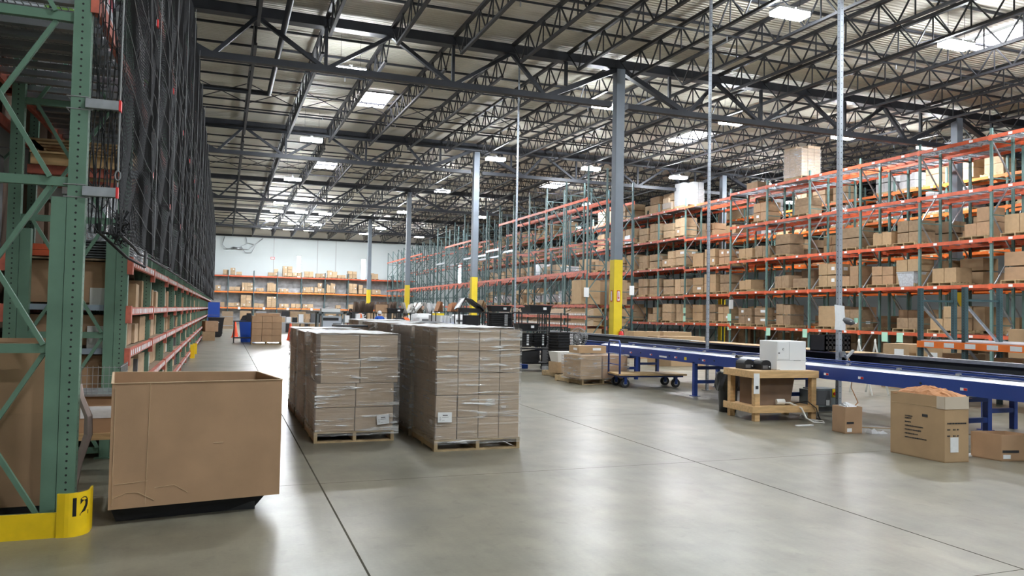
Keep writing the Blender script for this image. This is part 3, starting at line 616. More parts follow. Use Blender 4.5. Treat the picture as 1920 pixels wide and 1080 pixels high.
# wrapped loads on the top level
def bigload(x, y, z, lb, w=1.0, d=1.1, h=1.1, m='card_light', n=5, wrapm='wrap_heavy'):
    g = thing('wrapped_load', lb, 'pallet load', (x, y, z)); add_pallet2(MB(), w, d, .13).build('pallet', 'wood_pallet', g)
    b = MB(); rnd = random.Random(n)
    for k in range(n):
        for i in range(3):
            for j in range(3):
                if k == n-1 and (i+j) % 3 == 0: continue
                cx = -w/2+w*(i+.5)/3; cy = -d/2+d*(j+.5)/3; hb = h/n; b.box(cx-w/6+.008, cy-d/6+.008, .13+k*hb+.006, cx+w/6-.008, cy+d/6-.008, .13+(k+1)*hb)
    b.build('cartons', m, g); s = MB().box(-w/2-.02, -d/2-.02, .1, w/2+.02, d/2+.02, .15+h*(n-1)/n); s.build('stretch_wrap', wrapm, g); return g
bigload(24.2, 27.9, 7.77, 'tall wrapped load of small cartons standing on top of the orange rack', w=1.05, d=1.15, h=1.35, n=9, wrapm='wrap', m='card_grey')
bigload(24.2, 36.9, 7.62, 'grey plastic wrapped load on the top shelf left of the pole', w=1.05, d=1.3, h=1.25, n=3, m='grey_plastic')
bigload(24.2, 38.4, 7.62, 'low crumpled wrapped load beside the grey wrapped load', w=1.0, d=.9, h=.6, n=2, m='card_grey')
bigload(24.2, 42.9, 5.97, 'silver wrapped bags on the fourth shelf of the packed run', w=.9, d=1.1, h=.5, n=2, m='silver_bubble')
tb = thing('plastic_tote', 'clear grey storage tub on the second orange shelf', 'tub', (23.95, 21.75, 2.85)); b = MB(); b.hexa([(-.25, -.3, 0), (.25, -.3, 0), (.25, .3, 0), (-.25, .3, 0), (-.3, -.38, .5), (.3, -.38, .5), (.3, .38, .5), (-.3, .38, .5)]); b.build('tub', 'tote_clear', tb); MB().box(-.32, -.4, .5, .32, .4, .54).build('lid', 'grey_plastic', tb)
# green notes and signs on the racks
for i, (y, z, lb) in enumerate([(36.3, 1.6, 'lower'), (36.3, 2.05, 'upper')]): tag(MB().box(23.585, y-.1, z-.3, 23.6, y+.12, z).build('paper_note', 'green_note'), f'pale green note taped to the rack post right of the yellow column, {lb} one', 'note', 'green notes on the racks')
for i, (y, z) in enumerate([(32.3, 1.75), (32.3, 1.3), (29.3, 1.13), (26.9, 1.13), (22.6, 1.13), (21.9, 1.13)]): tag(MB().box(23.54 if z < 1.2 else 23.585, y-.14, z-.36, 23.552 if z < 1.2 else 23.6, y+.14, z).build('paper_note', 'green_note'), f'pale green note hanging on the near orange racks, {ORD[i]} from the left', 'note', 'green notes on the racks')
for i, (x, y, z, lb) in enumerate([(16.0, 32.965, 2.6, 'white notice on the green rack end left of the yellow column'), (18.42, 32.965, 2.75, 'white notice on the green rack end right of the yellow column'), (23.66, 32.31, 2.2, 'small white notice on the orange rack post')]): tag(MB().box(x-.13, y-.06, z-.2, x+.13, y-.05, z+.25).build('notice', 'paper'), lb, 'notice')
# boxes at the end of the green run
bx = [(16.45, 33.9, 2.08, 1.0, 1.1, 1.15, 'card_tan', 'big tan carton on the second shelf at the green rack end'), (17.9, 33.9, 2.08, 1.0, 1.1, 1.2, 'card_tan', 'big tan carton in the rear green rack beside the yellow column')]
for k, z in enumerate((.55, 1.05, 1.52)):
    for X, nm in ((16.53, 'front'), (17.93, 'rear')): bx.append((X, 34.0, z, .9, 1.6, .36, 'card_tan', f'long flat carton, {["lowest", "middle", "highest"][k]} of three in the {nm} green rack end'))
for x, y, z, w_, d_, h_, m_, lb in bx: box_at(x, y, z, w_, d_, h_, lb, m=m_, group='large cartons at the green rack end')
for i, (x, w_) in enumerate([(14.6, 1.1), (15.9, 1.2), (12.85, .5), (13.5, 1.7)]):
    box_at(x if i < 2 else x+.2, 25.2 if i < 2 else 21.5, 0, w_, .6, 1.0 if i < 2 else .94, f'tall open tan carton standing behind the black conveyor, {ORD[i]}', m='card_tan', group='cartons behind the conveyor')
# small pick bins on the two low shelves
nb = 0; binm = None
for bi in range(5):
    for li, z in enumerate((1.04, 1.52)):
        for k in range(12):
            y = YD[bi]+.22+k*.188
            if binm is None:
                g = MB(); g.hexa([(0, -.075, 0), (.45, -.075, 0), (.45, .075, 0), (0, .075, 0), (0, -.075, .14), (.45, -.075, .34), (.45, .075, .34), (0, .075, .14)]); g.box(-.004, -.06, .02, 0, .06, .10)
                o = g.build('storage_bin', 'card_grey', mats=['paper']); [setattr(p, 'material_index', 1) for p in o.data.polygons if p.index >= 6]; binm = o.data; bpy.data.objects.remove(o)
            o = bpy.data.objects.new('storage_bin', binm); COL.objects.link(o); o.location = (16.03, y, z); tag(o, f'small brown pick bin, {ORD[k]} of its bay, {["lower", "upper"][li]} bin shelf, bay {bi+1} from near end', 'bin', 'small pick bins in the green rack')
# --- flow rack at right edge behind the conveyor --------------------------------------
fr = thing('flow_rack', 'low rack with bright orange labelled beam and white slatted shelf, right edge', 'rack', (13.2, 7.6, 0))
for y in (11.8-7.6, 10.8-7.6, 0):
    for z in (0,): 
        f = MB().post(0, y-.04, 0, .08, y+.04, 2.25).post(.92, y-.04, 0, 1.0, y+.04, 2.25).build('upright_frame', 'post_teal_dark', fr)
        MB().bar((.08, y, 2.0), (.92, y, 2.0), .04).bar((.08, y, .3), (.92, y, .3), .04).build('horizontal_brace', 'post_teal_dark', f); MB().bar((.08, y, 1.9), (.92, y, 1.2), .04).bar((.92, y, .35), (.08, y, 1.1), .04).build('diagonal_brace', 'galv', f)
o = MB().box(-.06, -.5, 1.06, -.01, 4.2, 1.19).build('beam', 'rack_orange_bright', fr)
t = MB()
for k in range(9): t.box(-.064, .2+k*.45, 1.08, -.0605, .42+k*.45, 1.17)
t.build('shelf_tag', 'paper', o)
sh = MB()
for k in range(16): sh.box(0+k*.1, -.5, 1.19, .085+k*.1, 4.2, 1.21)
sh.build('slatted_shelf', 'belt_white', fr); MB().box(1.6, -.5, 1.06, 1.65, 4.2, 1.19).build('beam', 'rack_orange_bright', fr)
MB().box(0, -.5, .60, 1.6, 4.2, .63).build('lower_shelf', 'belt_white', fr); MB().box(-.06, -.5, .52, -.01, 4.2, .63).build('beam', 'rack_orange_bright', fr)
for i, (x, y, z, w_, d_, h_) in enumerate([(13.7, 8.6, .63, .5, .6, .27), (13.7, 9.3, .63, .5, .6, .25), (13.7, 10.1, .63, .5, .55, .3), (13.7, 11.2, .63, .5, .55, .33), (13.7, 7.9, .63, .5, .55, .22)]): box_at(x, y, z, w_, d_, h_, f'tan carton under the white slatted shelf, {ORD[i]}', m='card_tan', lab=i % 2 == 0, group='cartons in the low rack')
for i, (x, y, z, w_, d_, h_) in enumerate([(15.2, 13.9, 0, .8, .8, .62), (15.2, 13.9, .62, .75, .75, .42), (15.2, 13.0, 0, .75, .75, .6), (15.2, 13.0, .6, .7, .7, .4), (16.3, 17.0, 0, .7, .7, .55), (17.0, 18.2, 0, .6, .7, .75), (16.5, 11.5, .0, 1.0, 1.0, 1.45), (18.2, 11.2, 0, 1.0, 1.0, 1.6)]): box_at(x, y, z, w_, d_, h_, f'tan carton stacked on the floor before the orange racks, {ORD[i]}', m='card_tan', lab=i % 2 == 1, group='cartons on the floor by the orange racks')
#@@PART left netted rack
LX, LD = -2.08, 1.12     # rear post line and depth; the aisle face is at x = -0.96
YL = [6.35+2.8*i for i in range(22)]
def leftrack():
    g = thing('netted_rack', 'long green rack with orange lower shelves behind black netting, end post marked 12', 'rack', (LX, YL[0], 0))
    H = 8.3
    def frame(nx=.115, reinforce=True, thick=.038):
        b = MB().post(LD-nx, -.045, 0, LD, .045, H).post(0, -.045, 0, nx, .045, H)
        if reinforce: b.box(LD-nx-.10, -.042, 0, LD-nx-.004, .05, 2.37).box(nx+.004, -.042, 0, nx+.1, .05, 2.37)
        b.box(LD-nx-.14, -.09, 0, LD+.02, .09, .012).box(-.02, -.09, 0, nx+.14, .09, .012)
        f = b.build('upright_frame', 'post_green', g, bevel=0); hz = MB(); dg = MB(); z = .08
        while z < H-.2:
            hz.box(nx, -.03, z-.03, LD-nx, .02, z+.035)
            if z+1.2 < H-.2: dg.bar((LD-.23, -.035, z+.03), (.23, -.035, z+1.17), .032, .032); dg.bar((.23, .0, z+.03), (LD-.23, .0, z+1.17), .032, .032)
            z += 1.2
        return f, [q.build(nm, 'post_green_bare', f) for nm, ls in (('horizontal_brace', split(hz)), ('diagonal_brace', split(dg))) for q in ls]
    f0, ch = frame(); hj = join([type('q', (), {'v': [tuple(v.co) for v in o.data.vertices]}) for o in ch if o.name.startswith('horizontal')]).build('horizontal_brace', 'post_green_bare', None); dj = join([type('q', (), {'v': [tuple(v.co) for v in o.data.vertices]}) for o in ch if o.name.startswith('diagonal')]).build('diagonal_brace', 'post_green_bare', None)
    for i in range(1, len(YL)):
        c = f0.copy(); COL.objects.link(c); c.location.y = YL[i]-YL[0]
        for q in (ch if i < 4 else [hj, dj]): d = q.copy(); COL.objects.link(d); d.parent = c
    bpy.data.objects.remove(hj); bpy.data.objects.remove(dj); cache = {}
    for i in range(len(YL)-1):
        lv = [3.9, 5.6, 7.3] if i == 0 else [.22, .67, 1.13, 1.58, 2.10, 3.9, 5.6, 7.3]
        if i > 9: lv = [.22, .67, 1.13, 1.58, 2.10]
        for z in lv:
            low = z < 3
            for sd in (0, 1):
                if sd == 0 and (i > 4): continue
                k = (sd, low)
                if k not in cache:
                    x0 = LD-.005 if sd else -.05; b = MB().box(x0, .05, -.115 if not low else -.085, x0+.045, 2.75, 0).box(x0-.003, -.05, -.17, x0+.05, .05, .015).box(x0-.003, 2.74, -.17, x0+.05, 2.80-.06, .015)
                    o = b.build('beam', 'rack_red_faded', g); t = None; cache[k] = [o, None]
                    if sd and low:
                        t = MB()
                        for q in range(13): t.box(LD+.041, .12+q*.2, -.07, LD+.043, .12+q*.2+random.uniform(.05, .15), -.015)
                        cache[k][1] = t.build('label_strip', 'paper', o)
                else:
                    o = cache[k][0].copy(); COL.objects.link(o)
                    if cache[k][1]: t = cache[k][1].copy(); COL.objects.link(t); t.parent = o
                o.location = (0, YL[i]-YL[0], z)
            if i > 9: continue
            k = 'deck'+str(low)
            if k not in cache:
                b = MB()
                if low: b.box(0, .05, -.03, LD, 2.75, -.012); m_ = 'wood_dark'
                else:
                    for q in range(9): yy = .15+q*.31; b.bar((0, yy, -.05), (LD, yy, -.05), .075, .05)
                    for q in range(22): xx = LD*(q+.5)/22; b.bar((xx, .05, -.02), (xx, 2.75, -.02), .006)
                    for q in range(36): yy = .08+q*.075; b.bar((0, yy, -.015), (LD, yy, -.015), .006)
                    m_ = 'wire'
                o = b.build('shelf_board' if low else 'wire_deck', m_, g); cache[k] = o
            else: o = cache[k].copy(); COL.objects.link(o)
            o.location = (0, YL[i]-YL[0], z)
    return g
leftrack()
# perforated grey cross bars and goods seen through the end frames
for z, nm in ((1.6, 'upper'), (1.14, 'lower')): tag(MB().post(-1.99, 9.18, z-.06, -1.1, 9.22, z).build('shelf_cross_bar', 'beam_blue_grey'), f'perforated grey blue cross bar at the shelf end, {nm} one', 'bar')
for i, (z, h) in enumerate([(1.62, .44), (1.17, .32), (.70, .36), (.25, .34)]): box_at(-1.56, 9.75, z, .95, .9, h, f'wide brown carton filling the shelf end behind the green frame, {["top", "second", "third", "lowest"][i]}', m='card', group='cartons at the rack end')
b = MB()
for k in range(7): b.box(-1.5, 9.3, 2.102+k*.028, -1.0, 10.0, 2.118+k*.028)
tag(b.build('stacked_decks', 'grey_dark'), 'stack of dark wire decks lying on the top shelf of the netted rack', 'deck stack')
for k in range(7):
    tag(MB().box(0, 0, 0, .5, .11, .06).build('spare_beam', 'rack_orange', None, (-2.07+.02*(k % 3), 9.3+.13*(k % 4), 2.105+.065*(k//4)), rz=random.uniform(-.03, .03)), f'short orange spare beam lying in the stack at left edge, {ORD[k]}', 'beam', 'spare beams')
w0 = thing('wrapped_load', 'tall load wrapped in crumpled silver film behind the green frame', 'pallet load', (-1.55, 10.7, 2.10)); MB().box(-.22, -.5, 0, .24, .5, .92).build('film', 'silver_bubble', w0, bevel=.03); MB().box(-.24, -.52, .78, -.02, -.501, .9).build('paper_label', 'paper', w0)
w0 = thing('wrapped_load', 'black film wrapped load on the shelf at far left', 'pallet load', (-2.9, 9.6, 2.2)); MB().box(-.5, -.5, 0, .55, .5, 1.05).build('film', 'black_plastic', w0, bevel=.03)
w0 = thing('wrapped_load', 'silver wrapped load standing right of the silver film load, behind netting end', 'pallet load', (-1.14, 11.5, 2.10)); MB().box(-.12, -.3, 0, .14, .3, .9).build('film', 'silver_bubble', w0, bevel=.03)
# pallets with goods on the raised decks
for i in range(4):
    for j, (z) in enumerate((3.92, 5.62)):
        y = 7.7+2.8*i; p = thing('pallet_load', f'load of {"flecked printed" if (i+j) % 2 == 0 else "silver wrapped"} packs on the {["first", "second"][j]} raised deck, {ORD[i]} bay', 'pallet load', (-1.55, y, z)); MB().box(-.5, -.6, 0, .5, .6, .012).build('slip_sheet', 'wrap_top', p)
        b = MB()
        for a in range(3):
            for c in range(4):
                for d in range(3): b.box(-.48+a*.33, -.6+c*.31, .013+d*.36, -.48+a*.33+.31, -.6+c*.31+.29, .013+d*.36+.34)
        b.build('packs', 'flecked_print' if (i+j) % 2 == 0 else 'wall_wrap', p)
pp = thing('pallet_load', 'wooden pallet with splintered boards resting on the lower raised beams', 'pallet load', (-1.56, 10.5, 3.28)); add_pallet(MB(), 1.0, 1.3, .16).build('pallet', 'wood', pp); MB().box(-.5, -.6, -.12, .5, -.5, 0).build('bearer', 'pine', pp); MB().box(-.5, .5, -.12, .5, .6, 0).build('bearer', 'pine', pp)
for y in (9.95, 11.0): tag(MB().box(-2.1, y, 3.06, -.97, y+.08, 3.16).build('support_bar', 'rack_red_faded'), f'short red bar carrying the splintered pallet, {"near" if y < 10 else "far"} one', 'bar')
# the row standing back to back, filled with added dark goods that block light
g = thing('rear_rack', 'second green rack row hidden behind the netted rack', 'rack', (-3.5, YL[1], 0)); fr = None
for i in range(6):
    b = MB().post(0, -.04, 0, .1, .04, 8.2).post(1.0, -.04, 0, 1.1, .04, 8.2); 
    if fr is None:
        fr = b.build('upright_frame', 'post_green', g); z = .3; dd = MB()
        while z < 7: dd.bar((.1, 0, z), (1.0, 0, z+1.2), .03); z += 1.2
        db = dd.build('diagonal_brace', 'post_green_bare', fr); fr.location.y = 0
    else: c = fr.copy(); COL.objects.link(c); c.location.y = 2.8*i; d = db.copy(); COL.objects.link(d); d.parent = c
for i in range(5):
    for z in (2.1, 3.7, 5.4): MB().box(1.1, .05+2.8*i, z-.12, 1.14, 2.75+2.8*i, z).build('beam', 'rack_red_faded', g); MB().box(0, .05+2.8*i, z-.03, 1.1, 2.75+2.8*i, z-.005).build('shelf_board', 'wire', g)
b = MB(); rnd = random.Random(3)
for i in range(24):
    y = 9.7+i*1.35 if i < 24 else 0
    for z in (.05, .75, 1.45): b.box(-3.4, y-.6, z, -2.5+rnd.uniform(-.1, .1), y+.55, z+rnd.uniform(.45, .66))
for i in range(9):
    y = 9.9+i*1.4
    for z in (2.12, 3.72, 5.42): b.box(-3.4, y-.55, z, -2.55, y+.55, z+rnd.uniform(.9, 1.3))
tag(b.build('stored_goods', 'card_dark'), 'added dark brown cartons blocking light in the rear rack row at left', 'stored goods', kind='stuff')
# floor bin in the first bay, edge strip, cart
bb = thing('gaylord_box', 'large open brown carton standing inside the first bay of the green rack', 'box', (-1.62, 7.1, 0))
def open_carton(W, D, H, t=.012):
    b = MB().box(-W/2, -D/2, 0, W/2, D/2, t).box(-W/2, -D/2, 0, W/2, -D/2+t, H).box(-W/2, D/2-t, 0, W/2, D/2, H).box(-W/2, -D/2, 0, -W/2+t, D/2, H).box(W/2-t, -D/2, 0, W/2, D/2, H); return b
open_carton(.96, .8, 1.22).build('carton', 'card', bb, (0, 0, .09)); MB().box(-.47, -.405, .09, .47, -.401, .78).build('outer_flap', 'card', bb); MB().box(-.5, -.4, 0, .5, .4, .085).build('base', 'black_plastic', bb)
es = MB().tube([(-1.02, 6.62, .2), (-.99, 6.62, .4), (-.93, 6.62, .62), (-.93, 6.6, .76), (-.985, 6.6, .9), (-1.0, 6.6, 1.0)], [.03, .03, .033, .03, .026, .022], 6).build('edge_protector', 'foam'); tag(es, 'bent strip of grey brown foam edging leaning by the end post', 'edge strip')
cc = thing('stock_cart', 'flat wooden cart with black casters parked behind the open carton', 'cart', (-1.2, 8.35, 0)); MB().box(-.5, -.35, .36, .5, .35, .42).build('platform', 'wood', cc)
for x in (-.4, .4):
    for y in (-.27, .27):
        q = MB().tube([(x-.03, y, .12), (x+.03, y, .12)], .12, 16).build('wheel', 'rubber', cc); MB().tube([(x-.034, y, .12), (x+.034, y, .12)], .05, 10).build('hub', 'grey_dark', q); MB().box(x-.05, y-.03, .1, x-.035, y+.03, .36).box(x+.035, y-.03, .1, x+.05, y+.03, .36).build('caster_fork', 'grey_dark', q)
box_at(-1.2, 8.35, .42, .9, .62, .34, 'brown carton riding on the flat wooden cart by the rack', m='card', group='cartons at the rack end', lab=True)
wb_ = MB()
for k in range(13): wb_.bar((-1.42+k*.045, 8.0, .78), (-1.42+k*.045, 8.0, 1.04), .004)
for k in range(4): wb_.bar((-1.42, 8.0, .8+k*.075), (-.88, 8.0, .8+k*.075), .005); wb_.bar((-.88, 8.0, .8+k*.075), (-.88, 8.6, .8+k*.075), .005); wb_.bar((-1.42, 8.0, .8+k*.075), (-1.42, 8.6, .8+k*.075), .005)
for k in range(13): wb_.bar((-.88, 8.0+k*.05, .78), (-.88, 8.0+k*.05, 1.04), .004)
wb_.box(-1.43, 7.99, .76, -.87, 8.62, .78)
tag(wb_.build('wire_basket', 'galv'), 'grey wire basket standing on the carton behind the open box', 'basket')
# yellow end guard with its number
eg = thing('end_guard', 'yellow steel end of aisle guard stencilled 12', 'rack guard', (-1.03, 6.1, 0))
MB().box(-2.2, -.01, 0, 0, .012, .17).build('rail', 'yellow_guard', eg); pts = []; b = MB(); n = 14; R0 = .185
arc = [(-.0, -.005)]+[(.02+R0*math.sin(a)*.95, R0-.19+.0-R0*math.cos(a)*.0+(-R0*math.cos(a)+.185)*1.0) for a in [math.pi/2*i/n for i in range(n+1)]]
arc = [(0.0, -.02), (.05, -.03)]+[(.06+.13*math.sin(math.pi/2*i/n), -.03+.13*(1-math.cos(math.pi/2*i/n))) for i in range(1, n+1)]+[(.19, .2)]
for (x0, y0), (x1, y1) in zip(arc, arc[1:]):
    b.quad((x0, y0, 0), (x1, y1, 0), (x1, y1, .30), (x0, y0, .30)); b.quad((x1-.012*0, y1, 0), (x0, y0, 0), (x0, y0+.012, 0), (x1, y1+.012, 0)); nx, ny = -(y1-y0), (x1-x0); l = math.hypot(nx, ny); nx, ny = nx/l*.012, ny/l*.012
    b.quad((x1+nx, y1+ny, 0), (x0+nx, y0+ny, 0), (x0+nx, y0+ny, .30), (x1+nx, y1+ny, .30)); b.quad((x0, y0, .30), (x1, y1, .30), (x1+nx, y1+ny, .30), (x0+nx, y0+ny, .30))
cp_ = b.build('corner_plate', 'yellow_guard', eg)
def text_mesh(txt, size, name, m, ext=.001, bold=True):
    c = bpy.data.curves.new('t', 'FONT'); c.body = txt; c.size = size; c.extrude = ext; c.offset = .0035*size/.1 if bold else 0; c.resolution_u = 3
    o = bpy.data.objects.new('t', c); COL.objects.link(o); dg = bpy.context.evaluated_depsgraph_get(); me = bpy.data.meshes.new_from_object(o.evaluated_get(dg)); bpy.data.objects.remove(o); bpy.data.curves.remove(c)
    me.name = name; me.materials.clear(); me.materials.append(M(m)); r = bpy.data.objects.new(name, me); COL.objects.link(r); return r
L = [0]
for (x0, y0), (x1, y1) in zip(arc, arc[1:]): L.append(L[-1]+math.hypot(x1-x0, y1-y0))
def on_arc(s, off):
    for i in range(len(arc)-1):
        if s <= L[i+1] or i == len(arc)-2:
            t = (s-L[i])/(L[i+1]-L[i]); x = arc[i][0]+(arc[i+1][0]-arc[i][0])*t; y = arc[i][1]+(arc[i+1][1]-arc[i][1])*t; dx, dy = arc[i+1][0]-arc[i][0], arc[i+1][1]-arc[i][1]; l = math.hypot(dx, dy); return x+dy/l*off, y-dx/l*off
t = text_mesh('12', .15, 'stencil_number', 'ink'); t.parent = cp_
for v in t.data.vertices: s_ = v.co.x*.95+.075; x, y = on_arc(s_, .0015); v.co = Vector((x, y, v.co.y*1.12+.145))
# ------- netting ----------------------------------------------------------------------
NX = -.75; NY0, NY1, NZ0, NZ1 = 6.36, 65.2, 2.12, 7.75
nb_ = MB(); cell = .05; rn = random.Random(5)
def npnt(y, z): return (NX+.025*math.sin(y*2.2+z*.8)+.012*math.sin(z*3+y*5), y, z)
def strand(b, y0, z0, y1, z1, w_):
    n = max(1, int(abs(z1-z0)/.7)); k = len(b.v)
    for i in range(n+1):
        t = i/n; p = npnt(y0+(y1-y0)*t, z0+(z1-z0)*t); h = w_/2
        b.v += [(p[0]-h, p[1], p[2]-h), (p[0]+h, p[1], p[2]), (p[0]-h, p[1], p[2]+h)]
    for i in range(n):
        for j in range(3): a = k+i*3; b.f.append((a+j, a+(j+1) % 3, a+3+(j+1) % 3, a+3+j))
H_ = NZ1-NZ0; y = NY0-H_
while y < NY1:
    c_ = cell if y < 25 else cell*1.6; w_ = .0045 if y < 25 else .007
    a0, a1 = max(y, NY0), min(y+H_, NY1)
    if a1 > a0+.02: strand(nb_, a0, NZ0+(a0-y), a1, NZ0+(a1-y), w_); strand(nb_, a0, NZ1-(a0-y), a1, NZ1-(a1-y), w_)
    y += c_
net = nb_.build('safety_net', 'net'); tag(net, 'tall black safety netting hung along the left rack', 'net')
sc = MB(); rn = random.Random(8)
for i in range(9):
    ya = YL[i]
    for k in range(12):
        z = 2.35+k*.3+rn.uniform(-.04, .04); pts = []
        for q in range(9): t_ = q/8; yy = ya+2.8*t_; zz = z-.35*t_-.12*math.sin(math.pi*t_); pts.append((npnt(yy, zz)[0]+.015, yy, max(zz, NZ0)))
        sc.tube(pts, .0028, 4, cap=False)
sc.build('slack_cord', 'cord_grey', net)
cb = MB()
for i, yy in enumerate(YL[1:20]): cb.tube([(NX+.03, yy, 2.2), (NX+.03, yy, 7.9)], .004, 5)
cb.build('edge_cable', 'cord_grey', net)
he = MB().tube([(NX-.15, 6.42, 2.14), (NX+.02, 6.4, 2.12), (NX+.05, 6.9, 2.08), (NX+.03, 7.6, 2.06), (NX, 9, 2.1), (NX, 14, 2.12), (NX, 30, 2.12)], .012, 6).tube([(NX-.14, 6.4, 2.2), (NX-.13, 6.4, 2.14), (NX+.02, 6.8, 1.98), (NX+.09, 7.5, 1.94), (NX+.06, 7.9, 2.1)], .012, 6)
he.build('hem_rope', 'black_matte', net)
# loose end of the net folded round the corner, with wide sagging meshes
le = MB(); rn = random.Random(12)
for k in range(9):
    x0 = -.93+k*.023
    for s_ in (-1, 1): le.tube([(x0+.018*s_*math.sin(q*.9+k), 6.33+.02*math.sin(q*1.3+k), 2.12+q*.19) for q in range(20)], .0035, 4, cap=False)
for q in range(26): z = 2.15+q*.15+rn.uniform(-.03, .03); le.tube([(-.94+.03*j, 6.33, z+.035*math.sin(j*1.7+q)) for j in range(7)], .0033, 4, cap=False)
for q in range(22): a = rn.uniform(0, 6.28); c0 = Vector((-.78+rn.uniform(-.05, .06), 6.45+rn.uniform(0, .5), 2.16+rn.uniform(-.06, .12))); le.tube([c0+Vector((rn.uniform(-.05, .05), rn.uniform(-.07, .07), rn.uniform(-.07, .07))) for _ in range(6)], .006, 4, cap=False)
le.build('loose_end', 'net', net)
# brackets that hold the cables off the posts
br = None
for i in range(7):
    for z in ((2.42, 3.06) if i == 0 else (3.0, 4.65)):
        lb = f'grey arm with red cap clamped to the green rack post, {"end post" if i == 0 else ORD[i]+" post back"}, {"lower" if z in (2.42, 3.0) else "upper"}'
        if br is None:
            g = thing('net_bracket', lb, 'bracket', (-.96, YL[i]-.04, z), group='red capped arms holding the netting'); MB().box(-.02, -.03, -.035, .20, .03, .035).build('arm', 'galv', g, bevel=.004); MB().box(.20, -.033, -.04, .215, .033, .04).build('end_cap', 'red_plastic', g)
            MB().tube([(0, -.005, .045), (-.14, -.005, .045), (-.14, .1, .045)], .005, 6).tube([(.03, -.005, -.045), (-.14, -.005, -.045), (-.14, .1, -.045)], .005, 6).build('u_bolt', 'galv', g); br = remember(g)
        else: dup(br, (-.96, YL[i]-.04, z), label=lb)
ey = MB().tube([(-.755+.018*math.cos(a), 6.31, 2.55+.035*math.sin(a)) for a in [2*math.pi*k/12 for k in range(12)]], .006, 6, close=True).tube([(-.755, 6.31, 2.58), (-.757, 6.31, 3.1), (-.75, 6.31, 5.4)], .008, 6).tube([(-.755, 6.31, 2.5), (-.755, 6.31, 2.3)], .007, 6).build('wire_rope', 'cord_grey'); tag(ey, 'grey wire rope with eye loop hanging at the netting end', 'rope')
# goods on the open lower shelves along the aisle
LVS = [.22, .67, 1.13, 1.58]; HT = [.38, .36, .36, .42]; SHL = ['bottom', 'second', 'third', 'fourth']
rs = random.Random(21); sb = {}
for bi in range(1, 18):
    for li, z in enumerate(LVS):
        y = YL[bi]+.12; n = 0
        while y < YL[bi+1]-.25:
            kind = rs.random(); w_ = rs.uniform(.25, .6) if kind < .6 else rs.uniform(.05, .14); h = HT[li]*rs.uniform(.55, .95); xx = -.98-rs.uniform(.03, .12)
            if kind < .6: m_ = rs.choice(('card_tan', 'card_light', 'card', 'card_tan'))
            elif kind < .9: m_ = rs.choice(('paper', 'cord_white', 'card_light'))
            else: m_ = 'grey_dark'; 
            if rs.random() > .12:
                d = .6 if kind < .6 else .3
                if bi <= 4:
                    nmz = 'cardboard_box' if kind < .6 else 'padded_envelope'
                    if nmz == 'padded_envelope': h *= .8
                    box_at(xx-d/2, y+w_/2, z, d, w_*.94, h, f'{ {"card_tan": "tan", "card_light": "pale", "card": "brown", "paper": "white", "cord_white": "cream", "grey_dark": "dark"}[m_]} {"carton" if kind < .6 else "packet"}, {ORD[n]} on {SHL[li]} shelf, {ORD[bi]} bay of the netted rack', m=m_, rz=rs.uniform(-.06, .06) if kind < .6 else rs.uniform(-.3, .3), name=nmz, cat='box' if kind < .6 else 'packet', group='goods on the netted rack shelves')
                    n += 1
                else: sb.setdefault(m_, MB()).box(xx-d, y, z, xx, y+w_*.94, z+h)
            y += w_+rs.uniform(.01, .12)
for m_, b in sb.items(): tag(b.build('shelf_goods', m_), {'card_tan': 'tan cartons', 'card_light': 'pale cartons', 'card': 'brown cartons', 'paper': 'white packets', 'cord_white': 'cream packets', 'grey_dark': 'dark packets'}[m_]+' crowded on the far shelves of the netted rack', 'goods', kind='stuff')
for i, y in enumerate((26.0, 28.2)): tag(MB().box(-.93, y, 0, -.80, y+.16, .42 if i == 0 else .36).build('post_guard', 'yellow_guard'), f'yellow post guard by the netted rack, {"near" if i == 0 else "far"} one', 'guard', 'yellow post guards')
#@@PART foreground
# tall open carton on its black base
gb = thing('gaylord_box', 'large plain open brown carton with creased corner on a black base, foreground', 'box', (0, 0, 0))
c4 = [Vector((-.74, 6.28, 0)), Vector((.46, 6.46, 0)), Vector((.30, 7.30, 0)), Vector((-.86, 7.36, 0))]
def wallpanel(b, p, q, z0, z1, t=.012, inner=True):
    d = (q-p).normalized(); n = Vector((d.y, -d.x, 0))*t; N = 10; M_ = 8
    b.hexa([p+Vector((0, 0, z0)), q+Vector((0, 0, z0)), q-n+Vector((0, 0, z0)), p-n+Vector((0, 0, z0)), p+Vector((0, 0, z1)), q+Vector((0, 0, z1)), q-n+Vector((0, 0, z1)), p-n+Vector((0, 0, z1))])
for i, nm in enumerate(['front_panel', 'right_panel', 'rear_panel', 'left_panel']):
    b = MB(); wallpanel(b, c4[i], c4[(i+1) % 4], .12, 1.03); o = b.build(nm, 'card', gb); e = MB(); p, q = c4[i], c4[(i+1) % 4]; e.bar(p+Vector((0, 0, 1.0315)), q+Vector((0, 0, 1.0315)), .014, .004); e.build('cut_edge', 'card_edge', o)
fo = [o for o in bpy.data.objects if o.name.startswith('front_panel')][0]
cr = MB(); P_ = lambda u, z: c4[0].lerp(c4[1], u)+Vector((0, -.0015, z))
for a, b2, w_ in ((P_(.21, 1.03), P_(.20, .14), .005), (P_(.02, .2), P_(.1, .235), .006), (P_(.1, .235), P_(.16, .23), .006), (P_(.16, .23), P_(.25, .165), .007), (P_(.25, .255), P_(.36, .265), .004), (P_(.36, .265), P_(.44, .20), .004), (P_(.58, .56), P_(.64, .56), .005), (P_(.03, .3), P_(.21, .31), .004), (P_(.02, 1.0), P_(.02, .15), .007)): cr.bar(a, b2, w_, .002)
cr.build('crease', 'card_edge', fo)
